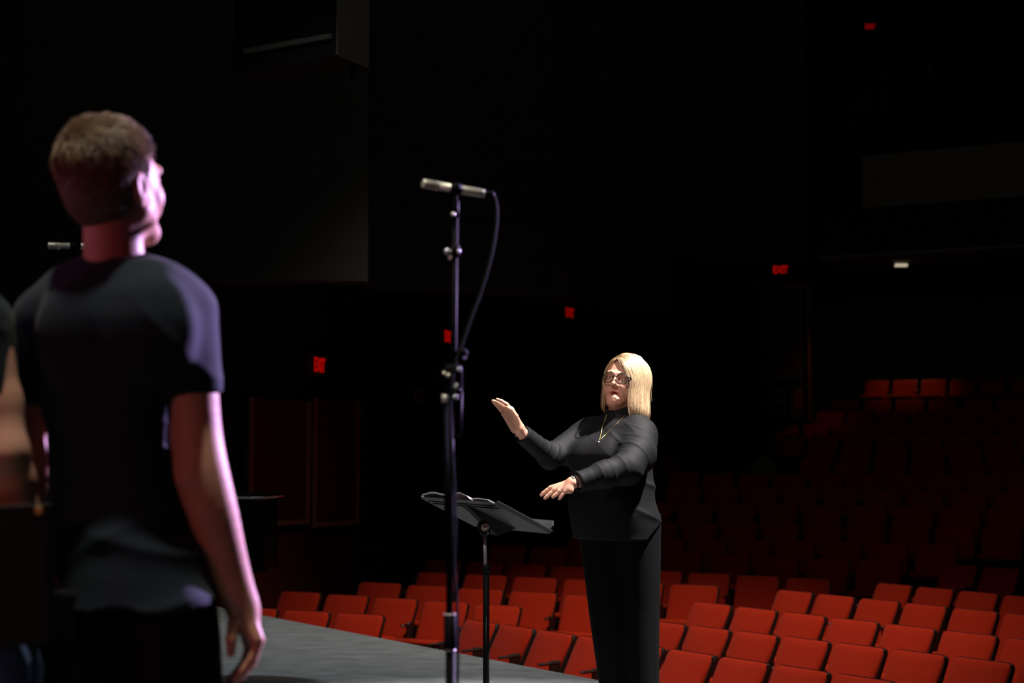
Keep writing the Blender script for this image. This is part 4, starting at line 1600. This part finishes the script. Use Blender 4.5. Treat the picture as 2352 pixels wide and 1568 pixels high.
def legs(name, parent, Y, rows_a, rows_b, yaw, mat, seed=0.0):
    A, B_ = px_rows(rows_a, Y, 1.05, yaw), px_rows(rows_b, Y, 1.05, yaw)

    def f(s):
        d = smin(s.stack(A, yaw, 2.1), s.stack(B_, yaw, 2.1), .03)
        d = d - .006 * ridged(s.P, 20, (.3, 0, .95), seed, .8, 4.0) * np.clip(1.2 - s.P[:, 2], 0, 1)
        return smax(d, .05 - s.P[:, 2], .003)
    xs = [r[1] for r in rows_a + rows_b] + [r[2] for r in rows_a + rows_b]
    lo = (W(min(xs) - 25, 0, Y)[0], Y - .22, .03); hi = (W(max(xs) + 25, 0, Y)[0], Y + .22, W(0, min(r[0] for r in rows_a) - 10, Y)[2])
    return link(name, sdf_mesh(name, f, lo, hi, .009), M[mat], parent, True, True)


legs('trousers', boy, BY, [(1345, 96, 300), (1450, 90, 298), (1568, 96, 296), (1850, 120, 270), (2290, 140, 260)],
     [(1345, 285, 488), (1450, 292, 502), (1568, 300, 510), (1850, 310, 470), (2290, 320, 450)], BT, 'trousers')


def shoes(parent, cx, Y, yaw):
    f = Vector((math.sin(yaw), -math.cos(yaw), 0))
    for px in cx:
        q = at(px, 1067, Y)
        def sh(s, q=q, f=f):
            a = Vector((q.x, q.y, .055)) - f * .05
            d = s.cone(tuple(a), tuple(a + f * .22 + Vector((0, 0, -.015))), .050, .038)
            return smax(d, .004 - s.P[:, 2], .004)
        link('shoe', sdf_mesh('shoe', sh, (q.x - .32, q.y - .32, -.01), (q.x + .32, q.y + .32, .14), .009), M['shoe'], parent, True, True)


shoes(boy, (200, 385), BY, BT)

# --- the singer mostly outside the frame at the left
LY = 2.72
lpn = W(-215, 1067, LY)
left = thing('person', 'person in dark T-shirt and jeans cut off by the left edge, bent arm visible', 'person', (lpn[0], LY, 0))
LT = math.radians(165)
L_TORSO = px_rows([(560, -275, -155, 0, .62), (585, -320, -110), (630, -370, -60), (700, -405, -25), (800, -405, -25), (900, -395, -35),
                   (1000, -385, -45), (1100, -380, -40), (1180, -380, -30), (1260, -390, -10)], LY, .62, LT)
L_ARM = [W(x, y, LY + d) for x, y, d in ((-48, 740, 0), (-8, 925, 0), (10, 1040, -.015), (26, 1105, .01), (44, 1170, .03), (52, 1215, .035))]
L_ARMR = [.055, .045, .043, .042, .033, .028]
LC = at(-205, 385, LY); lc = tuple(LC)
LR = Matrix.Rotation(math.radians(150), 3, 'Z')


def ltee(s):
    P = s.P
    d = s.stack(L_TORSO, LT, 2.25)
    d = smin(d, s.cone(W(-320, 660, LY), W(-110, 660, LY), .054, .054), .05)
    d = smin(d, s.chain([W(-50, 745, LY), W(-13, 925, LY)], [.067, .050], .02), .02)
    d = smin(d, s.chain([W(-375, 735, LY), W(-410, 930, LY)], [.060, .054], .02), .02)
    d = d - .006 * ridged(P, 24, (.3, 0, .95), 1.0, .6, 5.0) - .003 * wob(P, 18)
    v = P - np.array(W(-12, 918, LY), dtype=np.float32)
    n = np.array([.1, 0, -1], dtype=np.float32); n /= np.linalg.norm(n)
    d = np.where((v[:, 0] ** 2 + v[:, 1] ** 2 < .07 ** 2) & (np.abs(v[:, 2]) < .1), smax(d, v @ n, .003), d)
    v2 = P - np.array(W(-410, 918, LY), dtype=np.float32)
    d = np.where((v2[:, 0] ** 2 + v2[:, 1] ** 2 < .08 ** 2), smax(d, -v2[:, 2], .003), d)
    d = smax(d, P[:, 2] - W(0, 568, LY)[2], .004)
    d = smax(d, -s.cone(W(-205, 620, LY), W(-205, 480, LY), .058, .058), .003)
    return smax(d, W(0, 1250, LY)[2] - P[:, 2], .003)


link('t_shirt', sdf_mesh('t_shirt', ltee, (W(-490, 0, LY)[0], LY - .24, W(0, 1262, LY)[2]), (W(55, 0, LY)[0], LY + .24, W(0, 545, LY)[2]), .007), M['tee'], left, True, True)


def larm(s):
    d = s.chain(L_ARM, L_ARMR, .02)
    d = smin(d, s.ball(W(4, 1052, LY - .04), .014), .025)
    d = smin(d, s.chain([L_ARM[-1], W(58, 1290, LY + .03)], [.028, .030], .02), .02)
    for k in range(4):
        x = 36 + k * 15
        d = smin(d, finger(s, [W(x, 1295, LY + .02), W(x + 1, 1345, LY - .0), W(x + 2, 1378, LY - .02)], .010, .008), .005)
    d = smin(d, finger(s, [W(62, 1240, LY + .02), W(86, 1290, LY - .01), W(88, 1325, LY - .02)], .013, .009), .01)
    return d


def lhead(s):
    d = head_field(s, lc, LR, False, False)
    d = smin(d, s.cone(W(-205, 640, LY), tuple(LC + LR @ Vector((0, .02, -.055))), .060, .054), .03)
    d = smin(d, s.stack([(z, x, y, a * .84, b * .84) for z, x, y, a, b in L_TORSO], LT), .02)
    d = smin(d, s.chain([W(-370, 740, LY), W(-415, 930, LY), W(-420, 1080, LY), W(-400, 1300, LY)], [.045, .045, .042, .028], .02), .02)
    return d


lo, hi = bounds(L_ARM + [W(60, 1385, LY)], .06)
link('body', join_meshes('body', [sdf_mesh('x', lhead, (W(-500, 0, LY)[0], LY - .2, W(0, 1340, LY)[2]), (W(0, 0, LY)[0], LY + .2, W(0, 230, LY)[2]), .008),
                                  sdf_mesh('x', larm, lo, hi, .0035)]), [M['skin_boy']], left, True, True)
short_hair('hair', lc, LR, left, 9, n=2500)
legs('jeans', left, LY, [(1235, -372, -180), (1400, -380, -170), (1568, -370, -160), (1850, -350, -190), (2350, -330, -200)],
     [(1235, -190, 8), (1400, -180, 40), (1500, -170, 80), (1568, -165, 98), (1850, -150, 60), (2350, -150, 40)], LT, 'jeans', 1.0)
shoes(left, (-265, -60), LY, LT)

# black folder held at that singer's hip
fp0 = at(40, 1323, LY - .09)
t = thing('music_folder', 'black folder held low between the two singers at left', 'folder', (fp0.x, fp0.y, fp0.z))
Mr = Matrix.Rotation(math.radians(-3), 3, 'Y')
MB().box((-.045, 0, 0), (.20, .010, .255), Mr, .003).build('cover', M['matte_black'], t)
MB().box((-.050, .018, -.004), (.172, .018, .235), Mr, .003).build('pages', M['paper_green'], t)
MB().box((-.045, .034, 0), (.20, .008, .255), Mr, .003).build('cover', M['matte_black'], t)
for sx in (-.133, .044):
    MB().box(Mr @ Vector((sx, -.006, .118)) , (.014, .004, .014), Mr, .001).build('corner', M['gold'], t)


# ------------------------------------------------------------------ music stand
def music_stand():
    base = at(1117, 1400, 5.62)
    t = thing('music_stand', 'black music stand with open sheet music in front of the conductor', 'music stand', (base.x, 5.62, 0))
    A = at(961, 1141, 5.86); B = at(1129, 1153, 5.44)
    D_ = at(1097, 1211, 5.99); C = at(1253, 1222, 5.585)
    ux = (B - A).normalized(); uy = ((D_ - A) + (C - B)).normalized()
    n = ux.cross(uy).normalized()
    if n.z < 0: n = -n
    w = (B - A).length; l = ((D_ - A).length + (C - B).length) / 2
    def q(u, v, k): return A + ux * (u * w) + uy * (v * l) + n * k
    # desk plate with rolled edges
    m = MB()
    out = [(0.0, .06), (.03, 0), (.97, 0), (1, .06), (1, 1), (0, 1)]
    bot = [q(u, v, 0) for u, v in out]; top = [q(u, v, .003) for u, v in out]
    k = len(out)
    m.add(bot + top, [tuple(range(k))[::-1], tuple(range(k, 2 * k))] + [(i, (i + 1) % k, k + (i + 1) % k, k + i) for i in range(k)])
    m.build('desk', M['desk_metal'], t, True)
    for (a, b) in (((0, .06), (0, 1)), ((1, .05), (1, 1))):
        p0, p1 = q(*a, 0), q(*b, 0)
        e = ux * (-.012 if a[0] == 0 else .012)
        m = MB().add([p0, p1, p1 + e + n * .012, p0 + e + n * .012, p0 + n * .003, p1 + n * .003, p1 + e + n * .015, p0 + e + n * .015],
              [(0, 1, 2, 3), (7, 6, 5, 4), (0, 3, 7, 4), (1, 5, 6, 2), (2, 6, 7, 3), (0, 4, 5, 1)])
        m.build('side_flange', M['desk_metal'], t, True)
    # ledge that carries the music
    m = MB()
    p = [q(.03, 1, 0), q(.97, 1, 0), q(1.0, 1.0, .035), q(.98, 1.0, .055), q(.02, 1, .055), q(0, 1, .035)]
    o = uy * .003
    k = len(p)
    m.add(p + [v + o for v in p], [tuple(range(k)), tuple(range(2 * k - 1, k - 1, -1))] + [(i, k + i, k + (i + 1) % k, (i + 1) % k) for i in range(k)])
    m.build('ledge', M['desk_metal'], t, True)
    # ribs pressed along the top of the desk
    m = MB()
    for v in (.12, .2):
        m.tube([q(.05, v, -.001), q(.95, v, -.001)], .0025, 6)
    m.build('pressed_rib', M['matte_black'], t, True)
    # bracket, tilting knob, collar
    pc = q(.5, .62, -.03)
    br = MB()
    tri = [q(.44, .12, 0), q(.56, .12, 0), q(.63, .92, 0), q(.37, .92, 0)]
    low = [q(.48, .30, -.012), q(.52, .30, -.012), q(.54, .80, -.05), q(.46, .80, -.05)]
    br.add(tri + low, [(0, 1, 2, 3), (7, 6, 5, 4), (0, 4, 5, 1), (1, 5, 6, 2), (2, 6, 7, 3), (3, 7, 4, 0)])
    br.build('bracket', M['matte_black'], t, True)
    hub = at(1115, 1208, 5.62)
    MB().tube([hub + Vector((-.01, .03, 0)), hub + Vector((-.01, -.035, 0))], .023, 16).build('hub', M['matte_black'], t, True)
    MB().tube([hub + Vector((0, -.030, -.003)), hub + Vector((0, -.045, -.003))], .0155, 20).ball(hub + Vector((0, -.043, -.003)), .008, 10).build('tilt_knob', M['nickel'], t, True)
    top = at(1113, 1215, 5.62); cb = at(1113, 1230, 5.62)
    MB().tube([top + Vector((0, 0, .005)), cb], [.026, .014], 14).build('collar', M['matte_black'], t, True)
    MB().ball(at(1121, 1223, 5.60), .004, 8).build('screw', M['nickel'], t, True)
    x = base.x
    zj = at(1115, 1299, 5.62).z
    MB().tube([cb + Vector((0, 0, .005)), Vector((x - .001, 5.62, zj - .05))], .0075, 14).build('inner_tube', M['chrome'], t, True)
    MB().tube([Vector((x, 5.62, .10)), Vector((x - .0005, 5.62, zj))], .0125, 14).tube([Vector((x, 5.62, zj - .03)), Vector((x, 5.62, zj + .004))], .0145, 14).build('outer_tube', M['matte_black'], t, True)
    for k in range(3):
        a = k * 2.094 + .3
        MB().tube([Vector((x, 5.62, .14)), Vector((x + .12 * math.cos(a), 5.62 + .12 * math.sin(a), .08)), Vector((x + .26 * math.cos(a), 5.62 + .26 * math.sin(a), .015))], .009, 8).build('leg', M['matte_black'], t, True)
    # music on the desk
    def sheet(name, label, u0, u1, v0, v1, k0, bulge, th, mat, cat='sheet music'):
        nu, nv = 10, 6
        vs = []
        for s_ in (0, 1):
            for i in range(nu + 1):
                for j in range(nv + 1):
                    a, b = i / nu, j / nv
                    kk = k0 + s_ * th + bulge * math.sin(a * math.pi) * (1 - .4 * b) * (1 + .25 * math.sin(7 * a + 3 * b))
                    vs.append(q(u0 + (u1 - u0) * a, v0 + (v1 - v0) * b, kk))
        fs = []
        st = (nu + 1) * (nv + 1)
        for i in range(nu):
            for j in range(nv):
                a = i * (nv + 1) + j
                fs.append((a, a + nv + 1, a + nv + 2, a + 1)[::-1]); fs.append((st + a, st + a + nv + 1, st + a + nv + 2, st + a + 1))
        for j in range(nv):
            for a in (j, nu * (nv + 1) + j):
                fs.append((a, a + 1, st + a + 1, st + a))
        for i in range(nu):
            for a in (i * (nv + 1), i * (nv + 1) + nv):
                fs.append((a, a + nv + 1, st + a + nv + 1, st + a))
        o = MB().add(vs, fs, False).build(name, M[mat])
        return tag(o, label, cat)
    sheet('music_booklet', 'curled pale green booklet on the far left of the music stand', .06, .46, -.02, .80, .006, .012, .006, 'paper_green', 'booklet')
    sheet('sheet_music', 'folded white sheet music with raised corner in the middle of the stand', .47, .72, -.03, .85, .006, .020, .002, 'paper')
    sheet('sheet_music', 'flat white sheet music at the right end of the music stand', .735, .96, -.01, .90, .006, .003, .003, 'paper')


music_stand()


# ------------------------------------------------------------------ microphones
def condenser_mic(parent_name, label, tip, tail, with_plug=True):
    tip, tail = Vector(tip), Vector(tail)
    d = (tail - tip); L = d.length; d.normalize()
    t = thing(parent_name, label, 'microphone', tuple(tip))
    P = lambda s: tip + d * (s * L)
    MB().tube([P(0), P(.015), P(.20), P(.22)], [.0095, .011, .011, .0102], 18).build('capsule', M['nickel'], t, True)
    m = MB()
    for k in range(5):
        m.tube([P(.03 + k * .03), P(.042 + k * .03)], .0113, 18)
    m.build('capsule_slots', M['black_metal'], t, True)
    MB().tube([P(.22), P(.80), P(.82)], [.0102, .0102, .009], 18).build('mic_body', M['nickel'], t, True)
    if with_plug:
        MB().tube([P(.82), P(.98), P(1.0)], [.0092, .0092, .006], 16).build('cable_plug', M['black_metal'], t, True)
        MB().tube([P(.83), P(.86)], .0096, 16).build('plug_ring', M['chrome'], t, True)
    return t


MYD = 3.4
tipp, tail = at(971, 421, MYD - .02), at(1134, 448, MYD + .06)
condenser_mic('microphone', 'silver pencil microphone on top of the tall stand at centre', tipp, tail)


def mic_stand():
    zc = at(1042, 446, MYD + .02)
    t = thing('microphone_stand', 'tall black microphone stand with folded boom left of the conductor', 'microphone stand', (at(1031, 1500, MYD).x, MYD, 0))
    W_ = lambda px, py, d=0.0: at(px, py, MYD + d)
    MB().tube([W_(1032, 431, .010), W_(1058, 435.5, .022)], .0138, 16).box(W_(1043, 455, .02), (.016, .02, .035), None, .003).build('mic_clip', M['black_metal'], t, True)
    MB().tube([W_(1045, 462, .02), W_(1044, 500, .02)], [.010, .011], 12).build('clip_thread', M['black_metal'], t, True)
    MB().ball(W_(1041, 492, .008), .006, 8).build('clip_screw', M['nickel'], t, True)
    # telescoping boom, folded up alongside the shaft
    MB().tube([W_(1045, 495, .02), W_(1042, 800, .0), W_(1036, 860, .0)], .0075, 12).build('boom_tube', M['black_metal'], t, True)
    MB().tube([W_(1044, 565, .016), W_(1043, 592, .014)], .0125, 14).build('boom_clutch', M['black_metal'], t, True)
    MB().tube([W_(1024, 578, .01), W_(1058, 577, .012)], [.006, .005], 10).ball(W_(1027, 577, -.0), .008, 10).ball(W_(1054, 577, .0), .005, 8).build('boom_clutch_knob', M['chrome'], t, True)
    MB().tube([W_(1036, 590, .012), W_(1033, 592, .0)], .005, 8).build('clutch_screw', M['nickel'], t, True)
    MB().tube([W_(1046, 812, -.0), W_(1068, 813, -.01)], [.008, .013], 12).ball(W_(1066, 810, -.02), .009, 10).build('wing_knob', M['black_metal'], t, True)
    # boom joint with its big round disc
    MB().tube([W_(1012, 868, -.02), W_(1032, 864, -.01)], [.019, .021], 22).build('joint_disc', M['black_metal'], t, True)
    MB().ball(W_(1020, 858, -.03), .006, 8).ball(W_(1030, 862, -.035), .006, 8).build('joint_cap', M['nickel'], t, True)
    MB().box(W_(1040, 873, -.0), (.045, .035, .075), None, .008).build('joint_block', M['black_metal'], t, True)
    MB().tube([W_(1046, 848, -.02), W_(1060, 848, -.02)], .006, 10).build('joint_bolt', M['chrome'], t, True)
    MB().tube([W_(1049, 880, -.015), W_(1043, 902, -.015)], .005, 8).build('handle', M['nickel'], t, True)
    MB().tube([W_(1020, 893, -.02), W_(1060, 897, -.01)], [.007, .006], 10).build('cross_bolt', M['black_metal'], t, True)
    MB().tube([W_(1037, 912, -.02), W_(1052, 911, -.02)], .006, 10).build('lower_bolt', M['chrome'], t, True)
    MB().tube([W_(1035, 880), W_(1032, 1420)], .0085, 14).build('upper_shaft', M['black_metal'], t, True)
    MB().tube([W_(1024, 915, -.01), W_(1026, 1300, -.01)], .006, 10).build('boom_tail', M['black_metal'], t, True)
    MB().tube([W_(1023, 905, -.01), W_(1023.2, 925, -.01)], .009, 12).build('boom_tail_cap', M['nickel'], t, True)
    MB().tube([W_(1056, 900, .015), W_(1052, 1000, .01)], .008, 10).build('counter_rod', M['black_metal'], t, True)
    MB().tube([W_(1034, 1408), W_(1034, 1416), W_(1034.5, 1486), W_(1034.5, 1494)], [.010, .0155, .0155, .011], 18).build('height_grip', M['matte_black'], t, True)
    MB().tube([W_(1034, 1409), W_(1034, 1412)], .0162, 18).tube([W_(1034.5, 1491), W_(1034.5, 1494)], .0135, 18).build('grip_ring', M['nickel'], t, True)
    b = W_(1032, 1567)
    MB().tube([W_(1034.5, 1490), Vector((b.x, MYD, .03))], .0112, 14).build('lower_shaft', M['black_metal'], t, True)
    for k in range(3):
        a = k * 2.094 + .5
        c = Vector((b.x, MYD, .05)); e = c + Vector((math.cos(a) * .32, math.sin(a) * .32, -.035))
        lg = MB().tube([c, e], .008, 8).build('leg', M['black_metal'], t, True)
        MB().ball(e, .012, 8).build('rubber_foot', M['rubber'], lg, True)
    return t


mic_stand()


def smooth_path(pts, n=8):
    out = []
    P_ = [pts[0]] + pts + [pts[-1]]
    for i in range(1, len(P_) - 2):
        for k in range(n):
            s = k / n
            a, b, c, d = P_[i - 1], P_[i], P_[i + 1], P_[i + 2]
            out.append(.5 * ((2 * b) + (c - a) * s + (2 * a - 5 * b + 4 * c - d) * s * s + (3 * b - a - 3 * c + d) * s ** 3))
    out.append(pts[-1])
    return out


def cable():
    c = [(1134, 448, .06), (1140, 470, .06), (1141, 505, .05), (1131, 575, .03), (1108, 660, .01), (1080, 735, -.01), (1058, 800, -.02), (1043, 850, -.03),
         (1036, 900, -.03), (1034, 960, -.028), (1040, 1060, -.026), (1046, 1180, -.02), (1043, 1290, -.024), (1050, 1400, -.024), (1052, 1500, -.022), (1051, 1600, -.02)]
    pts = [at(x, y, MYD + d) for x, y, d in c]
    x, y = pts[-1].x, pts[-1].y
    pts += [Vector((x + .005, y, .3)), Vector((x + .01, y - .01, .06)), Vector((x + .10, y - .1, .006)), Vector((x + .5, y - .3, .006)), Vector((x + 1.0, y - .9, .006)), Vector((x + 1.3, y - 2, .006))]
    o = MB().tube(smooth_path(pts, 6), .0036, 8).build('microphone_cable', M['cable'])
    tag(o, 'black cable hanging from the tall microphone and following its stand down', 'cable')


cable()

# second microphone and stand, mostly behind the young man
SY = 4.5
condenser_mic('microphone', 'silver pencil microphone at far left beside the young man\'s neck', at(110, 564, SY), at(236, 566, SY + .06), True)
t = thing('microphone_stand', 'black microphone stand hidden behind the young man, only its clip showing', 'microphone stand', (at(172, 600, SY + .04).x, SY + .04, 0))
x = at(172, 600, SY + .04).x; z = at(172, 571, SY + .04).z
MB().tube([at(160, 565, SY + .02), at(184, 565, SY + .035)], .0135, 14).build('mic_clip', M['black_metal'], t, True)
MB().tube([Vector((x, SY + .04, z - .003)), Vector((x, SY + .04, z - .06))], .010, 10).build('clip_thread', M['black_metal'], t, True)
MB().tube([Vector((x, SY + .04, z - .05)), Vector((x, SY + .04, .85))], .0075, 12).build('upper_shaft', M['black_metal'], t, True)
MB().tube([Vector((x, SY + .04, .95)), Vector((x, SY + .04, .85))], .015, 14).build('height_grip', M['matte_black'], t, True)
MB().tube([Vector((x, SY + .04, .90)), Vector((x, SY + .04, .02))], .011, 12).build('lower_shaft', M['black_metal'], t, True)
MB().tube([Vector((x, SY + .04, 0)), Vector((x, SY + .04, .025))], [.13, .125], 28).build('base', M['matte_black'], t, True)
